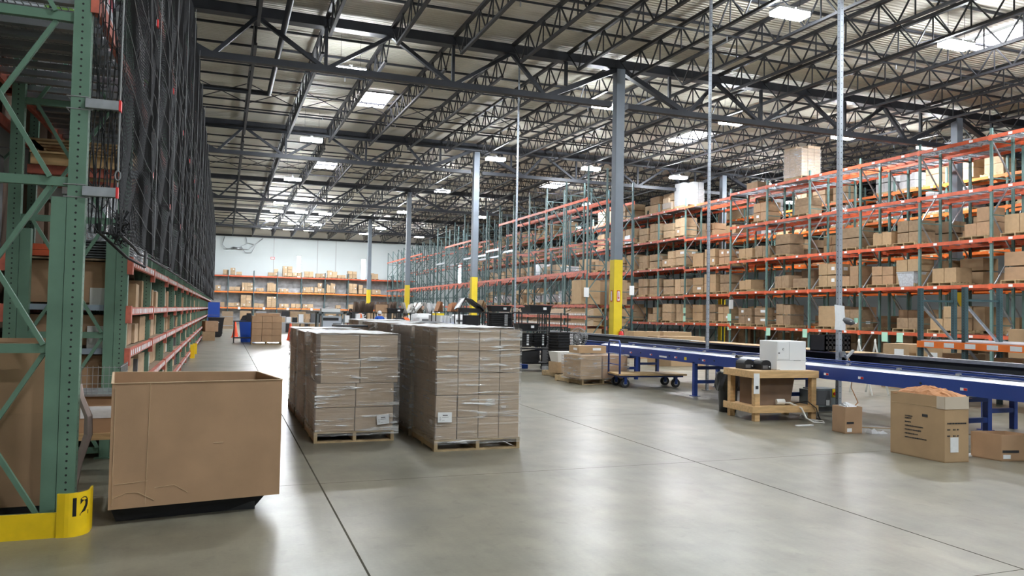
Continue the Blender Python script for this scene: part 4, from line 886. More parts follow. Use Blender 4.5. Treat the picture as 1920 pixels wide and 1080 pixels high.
MB().hexa([(-.70, 6.42, 0), (.27, 6.56, 0), (.2, 7.25, 0), (-.75, 7.25, 0), (-.74, 6.38, .118), (.36, 6.52, .118), (.27, 7.28, .118), (-.8, 7.28, .118)]).build('black_base', 'black_matte', gb)
MB().box(.0, 6.53, 0, .28, 7.2, .06).build('base_foot', 'black_plastic', gb)
# wrapped loads of cartons standing on the floor
CM = {}
def unit_carton(m):
    if m not in CM:
        b = MB().box(-.5, -.5, 0, .5, .5, 1); o = b.build('shipping_carton', m); CM[m] = o.data; bpy.data.objects.remove(o)
    return CM[m]
def carton_bev(w, d, h, m):
    k = (round(w, 3), round(d, 3), round(h, 3), m)
    if k not in CM:
        o = MB().box(-w/2, -d/2, 0, w/2, d/2, h).build('shipping_carton', m, bevel=0); CM[k] = o.data; bpy.data.objects.remove(o)
    return CM[k]
def skidload(x0, y0, W, D, nx, ny, nz, hb, m, name, grp, wrap=True, jag=None, vis=('f', 'l', 't'), pal='wood_pallet', ph=.13, rnd=None, wrapm='wrap', shift=None):
    rnd = rnd or random.Random(int(x0*10+y0*7)); pl = thing('wooden_pallet', f'wooden pallet under {name}', 'pallet', (x0+W/2, y0+D/2, 0), group=grp+', pallets'); add_pallet2(MB(), W+.02, D, ph).build('pallet_boards', pal, pl)
    w_, d_ = W/nx, D/ny
    for k in range(nz):
        sx = (shift[k] if shift else 0)
        for j in range(ny):
            for i in range(nx):
                if not ((j == 0 and 'f' in vis) or (i == 0 and 'l' in vis) or (k == nz-1 and 't' in vis)): continue
                o = bpy.data.objects.new('shipping_carton', carton_bev(w_-.008, d_-.008, hb-.006, m)); COL.objects.link(o); o.location = (x0+w_*(i+.5)+rnd.uniform(-.003, .003)+sx, y0+d_*(j+.5)+(rnd.uniform(-.004, .002)), ph+hb*k); o.rotation_euler.z = rnd.uniform(-.008, .008)
                if j == 0 and 'f' in vis: bv = o.modifiers.new('bevel', 'BEVEL'); bv.width = .006; bv.segments = 2
                tag(o, f'carton in {name}: {ORD[nz-1-k]} row down, column {i+1}, {["front", "second", "back"][j]} rank', 'box', grp)
    if wrap:
        b = MB(); z0, z1 = ph-.05, ph+hb*nz+.004; e = .014; s0 = min(shift) if shift else 0; s1 = max(shift) if shift else 0; X0, X1, Y0, Y1 = x0-e+s0, x0+W+e+s1, y0-e, y0+D+e; n = 12
        cs_ = [(X0, Y0), (X1, Y0), (X1, Y1), (X0, Y1)]
        bl_ = MB(); b0 = b
        for a in range(4):
            b = bl_ if a == 3 else b0
            (ax, ay), (bx, by) = cs_[a], cs_[(a+1) % 4]; k0 = len(b.v)
            for q in range(n+1):
                for r in range(n+1):
                    u = q/n; v = r/n; j = .006*math.sin(7*v*nz+3*u*5+a)*math.sin(math.pi*u); nx_, ny_ = (by-ay), -(bx-ax); l = math.hypot(nx_, ny_); b.v.append((ax+(bx-ax)*u+nx_/l*j, ay+(by-ay)*u+ny_/l*j, z0+(z1-z0)*v))
            for q in range(n):
                for r in range(n): b.f.append((k0+q*(n+1)+r, k0+(q+1)*(n+1)+r, k0+(q+1)*(n+1)+r+1, k0+q*(n+1)+r+1))
        b = b0
        wr = thing('stretch_wrap', f'clear stretch wrap around {name}', 'wrap', (0, 0, 0), group=grp+', wrap'); b.build('side_film', wrapm, wr, smooth=True); bl_.build('left_film', 'wrap_side', wr, smooth=True)
        t = MB(); N = 14; k0 = 0
        for q in range(N+1):
            for r in range(N+1): u = q/N; v = r/N; t.v.append((X0+(X1-X0)*u, Y0+(Y1-Y0)*v, z1+.004+rnd.uniform(0, .012)*(1 if 0 < q < N else .2)))
        for q in range(N):
            for r in range(N): t.f.append((q*(N+1)+r, (q+1)*(N+1)+r, (q+1)*(N+1)+r+1, q*(N+1)+r+1))
        t.build('top_film', 'wrap_top', wr)
    return pl
G1 = 'cartons of the left wrapped row'; G2 = 'cartons of the right wrapped row'
skidload(1.06, 9.47, .94, 1.14, 2, 3, 4, .292, 'card_grey', 'the nearest left wrapped load', G1, shift=[0, 0, .05, .035])
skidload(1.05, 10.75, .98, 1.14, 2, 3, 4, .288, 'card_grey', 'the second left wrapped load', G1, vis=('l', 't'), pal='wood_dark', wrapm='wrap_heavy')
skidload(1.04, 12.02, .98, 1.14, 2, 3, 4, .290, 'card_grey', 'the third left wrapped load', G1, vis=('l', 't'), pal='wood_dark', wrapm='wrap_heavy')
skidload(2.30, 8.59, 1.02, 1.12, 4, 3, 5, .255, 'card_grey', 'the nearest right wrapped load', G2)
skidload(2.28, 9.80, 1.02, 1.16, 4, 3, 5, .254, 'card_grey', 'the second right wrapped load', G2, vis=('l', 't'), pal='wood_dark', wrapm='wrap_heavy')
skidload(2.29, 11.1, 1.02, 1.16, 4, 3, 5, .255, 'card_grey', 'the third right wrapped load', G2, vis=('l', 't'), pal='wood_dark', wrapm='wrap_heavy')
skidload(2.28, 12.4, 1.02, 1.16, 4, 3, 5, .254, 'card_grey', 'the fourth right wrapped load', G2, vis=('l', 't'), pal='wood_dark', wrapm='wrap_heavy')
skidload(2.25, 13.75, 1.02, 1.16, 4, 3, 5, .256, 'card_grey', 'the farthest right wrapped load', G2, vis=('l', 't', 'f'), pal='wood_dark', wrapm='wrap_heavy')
def label_sheet(x, y, z, w_, h, rz, lb, lines=True, ry=0):
    g = thing('shipping_label', lb, 'label', (x, y, z)); MB().box(-w_/2, -.002, 0, w_/2, 0, h).build('sheet', 'paper', g); t = MB()
    t.box(-w_*.16, -.003, h*.66, w_*.2, -.002, h*.74)
    for i, (a, c) in enumerate(((-.38, -.28), (-.2, .25))): t.box(w_*a, -.003, h*.50, w_*c, -.002, h*.53)
    for i in range(3): t.box(-w_*.38, -.003, h*(.38-.09*i), -w_*.28, -.002, h*(.4-.09*i))
    t.box(-w_*.2, -.003, h*.2, -.02*w_, -.002, h*.22); t.build('print', 'ink', g); g.rotation_euler.y = ry; return g
label_sheet(1.87, 9.440, .21, .15, .115, 0, 'white shipping label on the lower right of the left wrapped load', ry=-.09); label_sheet(2.40, 8.560, .335, .165, .115, 0, 'white shipping label near the bottom left corner of the right wrapped load', ry=.01)
bd = tag(MB().box(-.25, -.2, 0, .25, .2, .03).build('dark_board', 'black_plastic', None, (1.9, 12.5, 1.325), rz=.05), 'flat dark board lying on top of the left wrapped row', 'board')
cp2 = MB().hexa([(0, 0, 0), (.5, 0, 0), (.5, .4, 0), (0, .4, 0), (.12, .1, .02), (.4, .1, .02), (.4, .3, .02), (.12, .3, .02)]).build('cap_sheet', 'grey_dark', None, (2.7, 11.2, 1.425), rz=.3); tag(cp2, 'dark folded sheet lying on top of the right wrapped row', 'sheet')
# ---------------- conveyors --------------------------------------------------------------
def legs(g, x0, x1, y, zt, m='blue_conv'):
    l = MB().box(x0, y-.04, 0, x0+.075, y+.04, zt).build('leg', m, g); MB().box(x0-.03, y-.09, 0, x0+.11, y+.09, .01).build('foot', m, l)
    l2 = MB().box(x1-.075, y-.04, 0, x1, y+.04, zt).build('leg', m, g)
    for z in (.28, .56): MB().post(x0+.07, y-.035, z-.03, x1-.07, y+.035, z+.035).build('cross_bar', m, g)
bc = thing('belt_conveyor', 'long blue framed conveyor with bright metal bed crossing behind the wooden table', 'conveyor', (8.87, 4, 0))
def side(b, x0, x1, ya, yb, z0, z1): b.box(x0, ya, z0, x1, yb, z1)
b = MB().box(0, 0, .655, .035, 6.75, .845).build('side_channel', 'blue_conv', bc); MB().box(0, 6.9-.05, .655, .035, 13.4, .845).build('side_channel', 'blue_conv', bc)
MB().box(.80, 0, .70, .835, 13.4, .88).build('side_channel', 'blue_conv', bc)
MB().hexa([(.0, 0, .845), (.14, 0, .845), (.14, 13.4, .845), (.0, 13.4, .845), (.02, 0, .85), (.14, 0, .885), (.14, 13.4, .885), (.02, 13.4, .85)]).build('top_flange', 'alu', bc)
MB().box(.14, 0, .80, .80, 13.4, .835).build('belt', 'belt_black', bc)
MB().tube([(.80, 0, .90), (.80, 13.4, .90)], .014, 6).build('guide_rail', 'blue_conv', bc); MB().tube([(.14, 0, .89), (.14, 13.4, .89)], .01, 6).build('guide_rail', 'blue_dark', bc)
for k in range(14):
    y = .6+k*.95; MB().box(.13, y-.03, .885, .17, y+.03, .915).build('rail_clip', 'galv', bc)
for y in (3.55, 9.3, 13.0): legs(bc, 0, .835, y, .68)
legs(bc, .05, .80, 6.9, .66)
for k, y in enumerate((3.2, 4.9, 5.6, 8.9, 9.9, 10.9, 11.8)):
    s_ = MB().box(-.004, y, .715, 0, y+.10, .75).build('warning_label', 'paper', bc); MB().box(-.006, y, .718, -.004, y+.05, .747).build('red_panel', 'sign_red', s_)
MB().box(-.004, 9.55, .70, 0, 9.63, .76).build('yellow_label', 'column_yellow', bc)
MB().box(-.004, 10.3, .70, 0, 10.6, .735).build('long_label', 'paper', bc)
for y in (2.2, 3.9, 6.2, 8.6, 9.1, 10.2, 11.4, 12.2): MB().tube([(-.01, y, .75), (0, y, .75)], .016, 8).build('bolt_cap', 'black_plastic', bc)
MB().tube([(0.01, 7.92, .84), (.8, 7.92, .84)], .06, 16).build('end_roller', 'black_plastic', bc)
for q in bc.children:
    pass
kc = thing('side_guard_conveyor', 'long conveyor with tall black side guard and grey top rail', 'conveyor', (10.55, 2, 0))
MB().box(.55, 0, .72, .60, 24, .93).build('side_guard', 'belt_black', kc); MB().box(.50, 0, .93, .66, 24, .985).build('top_rail', 'galv', kc)
MB().box(0, 0, .60, .04, 24, .74).build('side_channel', 'blue_conv', kc); MB().box(.62, 0, .56, .66, 24, .74).build('side_channel', 'blue_dark', kc); MB().box(.04, 0, .66, .55, 24, .70).build('belt', 'belt_black', kc); MB().tube([(.05, 0, .78), (.05, 24, .78)], .014, 6).build('guide_rail', 'blue_conv', kc)
for y in (4.0, 6.3, 12.9, 16.5, 20.5, 23.8): legs(kc, 0, .66, y, .62, 'blue_conv' if y < 13 else 'blue_dark')
MB().box(.0, 8.8, .99, .66, 14.0, 1.0).build('cover_board', 'wood', kc)
# ---------------- wooden packing table -----------------------------------------------------
tb = thing('packing_table', 'pine work table with lower shelf in front of the blue conveyor', 'table', (7.68, 9.85, 0), rz=-.07)
W, D = 1.12, .78
MB().box(-.04, -.02, .70, W, D, .775).build('table_top', 'pine', tb, bevel=.004); MB().box(-.05, -.035, .665, W+.01, -.0, .775).build('front_apron', 'pine', tb, bevel=.004); MB().box(-.06, -.03, .665, -.03, D+.02, .775).build('side_apron', 'pine', tb, bevel=.004)
for x, y in ((0, 0), (W-.1, 0), (0, D-.1), (W-.1, D-.1)): MB().box(x, y, 0, x+.09, y+.09, .70).build('leg', 'pine', tb, bevel=.004)
MB().box(0, 0, .20, W-.02, D, .225).build('lower_shelf', 'pine', tb, bevel=.004); MB().box(-.05, -.03, .13, W+.01, .0, .235).build('shelf_apron', 'pine', tb, bevel=.004); MB().box(-.06, -.03, .13, -.03, D+.02, .235).build('shelf_apron', 'pine', tb, bevel=.004)
nt_ = MB().box(-.05, -.041, .43, .05, -.037, .74).build('hanging_notice', 'paper', tb); MB().box(-.02, -.043, .5, .03, -.041, .55).build('print', 'ink', nt_)
bk = tag(MB().hexa([(0, 0, 0), (.62, 0, 0), (.62, .45, .0), (0, .45, .0), (-.0, .05, .44), (.74, .05, .44), (.74, .45, .44), (-.0, .45, .44)]).build('storage_carton', 'card_dark', None, (7.83, 10.02, .227), rz=-.07), 'dark brown open carton on the lower shelf of the pine table', 'box')
tr_ = MB().lathe((0, 0, 0), [(.02, 0), (.042, 0), (.042, .06), (.02, .06), (.02, 0)], 16).build('tape_roll', 'cord_white', None, (7.76, 9.93, .226)); tag(tr_, 'roll of cream tape on the table lower shelf, left corner', 'tape')
cr2 = MB().tube([(0, 0, .05), (.14, -.02, .05)], [.045, .045], 12).build('cord_reel', 'cord_white', None, (8.18, 9.98, .227)); tag(cr2, 'cream tube lying on the middle of the table lower shelf', 'tube')
tag(MB().tube([(8.3, 10.0, .255), (8.42, 9.94, .26), (8.47, 9.74, .20), (8.46, 9.62, .06), (8.5, 9.5, .012), (8.62, 9.42, .012), (8.72, 9.55, .012), (8.68, 9.74, .012), (8.62, 9.95, .012), (8.9, 10.25, .012)], .014, 8).build('white_cable', 'cord_white', smooth=True), 'white cable hanging off the table shelf to the floor', 'cable')
tag(MB().tube([(8.5, 10.0, .24), (8.62, 9.78, .30), (8.72, 9.7, .2), (8.78, 9.7, .05), (8.85, 9.74, .012), (8.9, 9.9, .012), (9.3, 10.3, .012)], .009, 6).build('black_cable', 'black_plastic', smooth=True), 'black cable curling down by the right table leg', 'cable')
lp = thing('laser_printer', 'white boxy laser printer standing on the pine table', 'printer', (8.17, 9.96, .776), rz=-.07); lp.scale = (.82, 1, 1.06)
MB().box(0, 0, 0, .66, .46, .43).build('body', 'white_plastic', lp, bevel=.012); MB().box(.02, -.006, .16, .26, 0, .41).build('door_panel', 'white_plastic', lp, bevel=.003); MB().tube([(.14, -.012, .31), (.14, -.005, .31)], .016, 12).build('power_button', 'grey_dark', lp); MB().tube([(.14, -.014, .31), (.14, -.011, .31)], .011, 12).build('button_face', 'white_plastic', lp); MB().box(.03, -.009, .245, .065, -.004, .26).build('indicator', 'ink', lp)
MB().box(.0, -.003, .145, .66, 0, .150).box(.28, -.003, .145, .283, 0, .42).box(.38, -.004, .135, .54, -.002, .145).build('tray_seam', 'grey_plastic', lp); MB().box(.06, -.03, .0, .62, 0, .012).build('paper_lip', 'paper', lp)
def lblprinter(x, y, lb):
    g = thing('label_printer', lb, 'printer', (x, y, .776), rz=-.07, group='small black label printers'); b = MB(); pr = [(0, 0), (0, .09)]+[(.085-.085*math.cos(math.pi*k/8), .09+.06*math.sin(math.pi*k/8)) for k in range(1, 8)]+[(.17, .09), (.17, 0)]
    k = len(b.v); n = len(pr)
    for yy in (0, .24):
        for p in pr: b.v.append((p[0], yy, p[1]))
    b.f += [tuple(range(n))[::1], tuple(range(n, 2*n))[::-1]]+[(i, (i+1) % n, (i+1) % n+n, i+n) for i in range(n)]; b.build('body', 'black_plastic', g, bevel=.005)
    MB().box(.02, -.006, .02, .11, 0, .07).build('front_panel', 'grey_dark', g); MB().tube([(.14, -.01, .05), (.14, 0, .05)], .010, 8).build('button', 'white_plastic', g); return g
lblprinter(7.76, 10.22, 'left of two small black label printers on the table'); lblprinter(7.93, 10.02, 'right of two small black label printers, beside the white printer')
# bin with black bag
tg = thing('waste_bin', 'black waste bin with liner bag left of the pine table', 'bin', (8.02, 11.0, 0)); MB().lathe((0, 0, 0), [(0, 0), (.14, 0), (.17, .5), (.19, .62)], 18).build('bin_body', 'black_plastic', tg, smooth=True); b = MB(); n = 22
for r0, z in ((.195, .36), (.215, .45), (.205, .62), (.20, .66), (.15, .60)):
    for j in range(n): a = 2*math.pi*j/n; rr = r0+.014*math.sin(j*4.7+z*20); b.v.append((rr*math.cos(a), rr*math.sin(a), z+.015*math.sin(j*3.3)))
for i in range(4):
    for j in range(n): b.f.append((i*n+j, i*n+(j+1) % n, (i+1)*n+(j+1) % n, (i+1)*n+j))
b.build('liner_bag', 'black_plastic', tg)
# conveyor control box
cbx = thing('control_box', 'dark grey electrical box with yellow and red switch under the conveyor', 'control box', (9.5, 10.62, .08), rz=-.06); MB().box(0, 0, 0, .46, .3, .32).build('housing', 'grey_box', cbx, bevel=.012); MB().box(.0, -.006, .04, .34, 0, .28).build('cooling_cover', 'grey_dark', cbx); p = MB().box(.37, -.01, .17, .45, 0, .31).build('switch_plate', 'column_yellow', cbx); MB().tube([(.41, -.03, .23), (.41, -.01, .23)], .028, 12).build('switch_knob', 'sign_red', p); MB().box(.24, -.011, .03, .31, -.006, .12).build('label_plate', 'paper', cbx); MB().box(-.1, .04, .0, 0, .26, .3).build('cooling_fins', 'grey_box', cbx); MB().box(.02, .05, -.08, .42, .25, 0).build('stand', 'grey_dark', cbx)
# pole sign and scanner
ps = thing('paper_sign', 'white paper sign in plastic sleeve taped to the punched pole', 'sign', (9.84, 10.385, 1.42)); b = MB(); n = 6
for q in range(n+1):
    for r in range(n+1): u = q/n; v = r/n; b.v.append((-.13+.235*u+.01*math.sin(v*5), -.012*math.sin(u*3+v*2)-.003, .42*v-.02*u))
for q in range(n):
    for r in range(n): b.f.append((q*(n+1)+r, (q+1)*(n+1)+r, (q+1)*(n+1)+r+1, q*(n+1)+r+1))
so = b.build('sheet', 'paper', ps); sm = so.modifiers.new('solid', 'SOLIDIFY'); sm.thickness = .002
hs = thing('hand_scanner', 'grey oval sensor head with green tag mounted right of the paper sign', 'scanner', (10.02, 10.40, 1.56)); b = MB(); b.lathe((0, 0, 0), [(0, -.05), (.07, -.045), (.12, -.01), (.10, .03), (.04, .05), (0, .052)], 20); o = b.build('head', 'grey_dark', hs, smooth=True); o.scale = (1.25, .5, 1.15); o.rotation_euler.y = .2; MB().box(.15, -.02, -.02, .2, .02, .06).build('green_tag', 'green_note', hs); MB().bar((-.15, 0, 0), (-.05, 0, 0), .02).build('mount', 'galv', hs); MB().box(-.02, -.075, -.005, .01, -.06, .005).build('logo_plate', 'paper', hs)
fz = thing('junction_fittings', 'cluster of grey conduit fittings clamped to the punched pole above the conveyor', 'fitting', (9.87, 10.38, .95)); MB().box(-.04, -.04, .0, .04, 0, .10).build('clamp', 'galv', fz); MB().bar((.05, -.04, -.02), (.19, -.06, .12), .05, .03).build('lever_arm', 'grey_plastic', fz); MB().tube([(.0, -.05, -.1), (.04, -.05, -.16)], .035, 10).build('gland', 'grey_plastic', fz); MB().tube([(.03, -.04, .05), (.07, -.05, -.04), (.05, -.05, -.1)], .02, 8).build('elbow', 'galv', fz)
tag(MB().tube([(9.96, 10.34, .95), (10.0, 10.3, .85), (10.02, 10.28, .7), (9.95, 10.25, .45), (10.05, 10.2, .2), (9.6, 10.0, .02)], .009, 6).build('drop_cable', 'kraft', smooth=True), 'tan cable dropping from the pole fittings to the floor', 'cable')
# small cartons and the tall used carton
def box3(name, p0, p1, p2, h, m, label, cat='box', z0=0):
    """carton from three floor corners"""
    p0, p1, p2 = Vector((*p0, z0)), Vector((*p1, z0)), Vector((*p2, z0)); p3 = p0+p2-p1; t = .01; b = MB(); up = Vector((0, 0, h)); c = (p0+p1+p2+p3)/4
    g = thing(name, label, cat, c); Q = [p0-c, p1-c, p2-c, p3-c]; b.hexa([q for q in Q]+[q+Vector((0, 0, .01)) for q in Q])
    for i in range(4):
        a, d = Q[i], Q[(i+1) % 4]; e = (d-a).normalized(); n = Vector((-e.y, e.x, 0))*t; n = n if n.dot(-a) > 0 else -n; b.hexa([a, d, d+n, a+n, a+up, d+up, d+n+up, a+n+up])
    b.build('carton', m, g); return g, Q
g, Q = box3('used_carton', (7.62, 7.22), (7.66, 6.50), (7.99, 6.47), .74, 'card_tan', 'tall tan printed carton stuffed with kraft paper before the conveyor')
def onface(a, b_, u, z, off=.002): p = a.lerp(b_, u); e = (b_-a).normalized(); n = Vector((e.y, -e.x, 0)); n = n if n.dot(p) > 0 else -n; return p+n*off+Vector((0, 0, z))
def facebars(a, b_, items, name, m, par, off=.002):
    bb_ = MB()
    for (u0, u1, z, h) in items: bb_.bar(onface(a, b_, u0, z, off), onface(a, b_, u1, z, off), .002, h)
    return bb_.build(name, m, par)
fl_ = []; rr = random.Random(4)
for (u0, u1, z) in ((.28, .42, .47), (.28, .40, .445), (.28, .40, .40), (.28, .62, .355), (.28, .58, .31), (.28, .52, .265), (.28, .68, .22)):
    u = u0
    while u < u1: l = rr.uniform(.012, .03); fl_.append((u, min(u+l, u1), z, rr.uniform(.010, .016))); u += l+.006
facebars(Q[0], Q[1], fl_+[(.60, .70, .50, .03)], 'printed_lines', 'ink', g)
fl_ = []
for (u0, u1, z) in ((.1, .9, .44), (.1, .22, .37), (.34, .44, .37), (.5, .58, .37), (.1, .22, .30), (.34, .44, .30), (.5, .58, .30)):
    u = u0
    while u < u1: l = rr.uniform(.03, .06); fl_.append((u, min(u+l, u1), z, .016)); u += l+.015
facebars(Q[1], Q[2], fl_, 'printed_lines', 'ink', g)
facebars(Q[1], Q[2], [(.22, .56, .20, .17)], 'shipping_label', 'paper', g, .004); facebars(Q[0], Q[1], [(0.02, .98, .615, .003)], 'flap_fold', 'card_edge', g)
facebars(Q[1], Q[2], [(.0, 1.0, .67, .14)], 'clear_tape', 'clear_tape', g, .003); facebars(Q[0], Q[1], [(.86, 1.0, .67, .14)], 'clear_tape', 'clear_tape', g, .003)
kp = MB(); n = 14; kr = random.Random(9)
for i in range(n+1):
    for j in range(n+1):
        u = i/n; v = j/n; p = (Q[0].lerp(Q[3], v*1.0)).lerp(Q[1].lerp(Q[2], v), u*.95+.03); e = math.sin(math.pi*u)*math.sin(math.pi*v)
        kp.v.append((p.x+kr.uniform(-.012, .012)+(.14*max(0, u-.75)*2 if v > .8 else 0), p.y+kr.uniform(-.012, .012), .72+.10*e**.5+kr.uniform(-.02, .025)*(e**.3)))
for i in range(n):
    for j in range(n): kp.f.append((i*(n+1)+j, (i+1)*(n+1)+j, (i+1)*(n+1)+j+1, i*(n+1)+j+1))
kq = kp.build('kraft_paper', 'kraft', None, g.location, smooth=False); kq.modifiers.new('solid', 'SOLIDIFY').thickness = .003; tag(kq, 'crumpled orange brown kraft paper spilling from the tall tan carton', 'paper')
g, Q = box3('used_carton', (8.20, 8.80), (8.17, 8.52), (8.45, 8.50), .37, 'card', 'small brown carton with white paper on top between table and tall carton'); facebars(Q[1], Q[2], [(.08, .5, .15, .03)], 'stamped_word', 'ink', g); facebars(Q[1], Q[2], [(.1, .38, .05, .05)], 'small_label', 'paper', g)
pk = MB(); 
for k in range(7): a = k*.9; pk.hexa([(.02*k-.1, -.1, 0), (.05+.02*k, -.12, 0), (.06+.02*k, .1, 0), (-.08+.02*k, .1, 0), (.02*math.cos(a)*3-.05, -.06, .04+.03*(k % 3)), (.06+.02*k, -.05, .03), (.06, .07, .05), (-.06, .06, .03+.02*(k % 2))])
tag(pk.build('crumpled_paper', 'paper', None, (8.31, 8.66, .335)), 'white crumpled paper sticking out of the small brown carton', 'paper')
tag(MB().hexa([(0, 0, 0), (.12, -.02, 0), (.2, .1, 0), (.02, .14, 0), (.02, .03, .05), (.07, .03, .07), (.1, .07, .03), (.03, .09, .06)]).hexa([(.1, -.05, 0), (.24, -.05, 0), (.26, .04, 0), (.1, .05, 0), (.13, -.02, .03), (.18, -.02, .045), (.2, .02, .02), (.13, .02, .03)]).build('crumpled_paper', 'paper', None, (8.55, 8.42, 0)), 'scrap of white crumpled paper on the floor right of the small carton', 'paper')
tag(MB().hexa([(0, 0, 0), (.36, .02, 0), (.30, .12, 0), (-.02, .10, 0), (0, 0, .012), (.36, .02, .004), (.30, .12, .02), (-.02, .10, .008)]).build('paper_sheet', 'paper', None, (8.26, 6.72, 0)), 'flat white sheet on the floor right of the tall tan carton', 'paper')
g, Q = box3('used_carton', (8.36, 6.74), (8.42, 6.40), (8.85, 6.30), .30, 'card', 'brown stamped carton at the right edge of the picture'); facebars(Q[1], Q[2], [(.03, .5, .11, .03)], 'stamped_word', 'ink', g); facebars(Q[1], Q[2], [(.05, .26, .05, .045)], 'small_label', 'paper', g)
tag(MB().bar((8.5, 6.12, .02), (9.0, 6.1, .30), .016).bar((8.5, 6.12, .02), (8.9, 5.9, .02), .016).build('stand_leg', 'black_plastic'), 'black metal stand leg at the right edge by the stamped carton', 'stand')
tag(MB().tube([(9.72, 7.65, 0), (9.72, 7.65, .66)], .012, 8).build('thin_rod', 'galv'), 'thin metal rod standing under the conveyor near the right edge', 'rod')
tag(MB().box(8.62, 9.62, .0, 8.78, 9.66, .012).box(8.02, 9.28, 0, 8.3, 9.36, .01).build('tape_scrap', 'paper'), 'white strip of paper on the floor before the pine table', 'scrap')
tag(MB().tube([(8.7, 9.0, .008), (9.3, 8.7, .008), (9.9, 8.0, .008), (10.3, 7.0, .008), (10.2, 5.5, .008)], .007, 6).build('floor_cord', 'card_tan'), 'thin tan cord lying on the floor under the conveyor', 'cord')
# black open crate and ladder beyond the conveyor
bcx = thing('plastic_crate', 'black perforated crate standing behind the white printer', 'crate', (10.75, 11.6, .99)); b = MB()
for i in range(7): b.box(-.3+i*.09, -.2, 0, -.24+i*.09, -.18, .30)
for z in (0, .1, .19, .28): b.box(-.3, -.2, z, .3, -.18, z+.04)
b.box(-.3, -.18, 0, .3, .2, .02).box(-.3, .18, 0, .3, .2, .3).box(-.3, -.2, 0, -.28, .2, .3).box(.28, -.2, 0, .3, .2, .3); b.build('slatted_body', 'black_plastic', bcx)
ld = MB()
for x in (0, .45): ld.tube([(x, 0, 0), (x, .35, 1.0), (x+.02, .4, 1.12), (x+.05, .42, 1.16), (x+.1, .46, 1.12), (x+.12, .75, 0)], .02, 8)
for z in (.3, .6): ld.box(0, .1+.3*z, z, .45, .3+.3*z, z+.03)
tag(ld.build('step_ladder', 'cord_white', None, (12.8, 12.6, 0)), 'small cream step ladder with curved rails beyond the conveyor', 'ladder')
#@@PART midground
# blue platform cart
pc = thing('platform_cart', 'blue handled platform cart with worn wooden deck and black casters', 'cart', (8.78, 15.3, 0), rz=-.12)
MB().box(-.62, -.38, .27, .98, .38, .305).build('deck', 'wood', pc); MB().box(-.6, -.36, .235, .9, .36, .27).build('deck_frame', 'blue_dark', pc)
hd = MB().tube([(-.60, -.34, .25), (-.60, -.34, .95), (-.60, -.28, 1.02), (-.60, .28, 1.02), (-.60, .34, .95), (-.60, .34, .25)], .022, 10).build('handle', 'blue_conv', pc, smooth=True); MB().tube([(-.60, -.34, .74), (-.60, .34, .74)], .012, 8).tube([(-.60, -.34, .5), (-.60, .34, .5)], .012, 8).build('cross_rail', 'blue_conv', hd)
for x in (-.45, .75):
    for y in (-.28, .28):
        q = MB().tube([(x, y-.025, .1), (x, y+.025, .1)], .1, 18).build('wheel', 'rubber', pc); MB().tube([(x, y-.028, .1), (x, y+.028, .1)], .05, 10).build('hub', 'galv', q); MB().box(x-.03, y-.045, .08, x+.03, y-.03, .24).box(x-.03, y+.03, .08, x+.03, y+.045, .24).build('caster_fork', 'blue_conv', q)
# pallets with cartons left of the cart
pallet_at(8.12, 16.5, 0, 'worn wooden pallet under the wrapped cartons left of the blue cart', rz=.12, s=(1.15, 1.1, 1.05), group='pallets on the open floor'); pallet_at(8.35, 18.1, 0, 'wooden pallet under the tan carton left of the wrapped cartons', rz=.1, s=(1.0, 1.0, 1), group='pallets on the open floor')
box_at(7.78, 16.15, .14, .55, .75, .52, 'left of two big cartons wrapped on the pallet by the blue cart', m='card_tan', rz=.1, group='cartons on the pallet by the cart'); box_at(8.42, 16.2, .14, .66, .75, .52, 'right of two big cartons wrapped on the pallet by the blue cart', m='card', rz=.1, group='cartons on the pallet by the cart')
wr = thing('stretch_wrap', 'clear wrap around the two big cartons by the blue cart', 'wrap', (8.14, 16.2, .12), rz=.1); MB().box(-.68, -.41, 0, .66, .41, .56).build('film', 'wrap', wr)
box_at(8.1, 16.55, .685, .72, .5, .17, 'long tan carton lying on top of the wrapped cartons', m='card_tan', rz=.05, group='cartons on the pallet by the cart', lab=True)
box_at(8.0, 17.75, .135, .55, .45, .26, 'tan carton on the pallet under the white crate', m='card_tan', rz=.1, group='cartons on the pallet by the cart')
wt = thing('white_crate', 'white printed tub standing on a tan carton', 'tub', (8.05, 17.75, .40), rz=.08); MB().hexa([(-.28, -.2, 0), (.28, -.2, 0), (.28, .2, 0), (-.28, .2, 0), (-.33, -.24, .25), (.33, -.24, .25), (.33, .24, .25), (-.33, .24, .25)]).build('tub', 'cord_white', wt); MB().box(.05, -.245, .1, .25, -.235, .12).box(.08, -.235, .05, .25, -.225, .07).build('print', 'ink', wt)
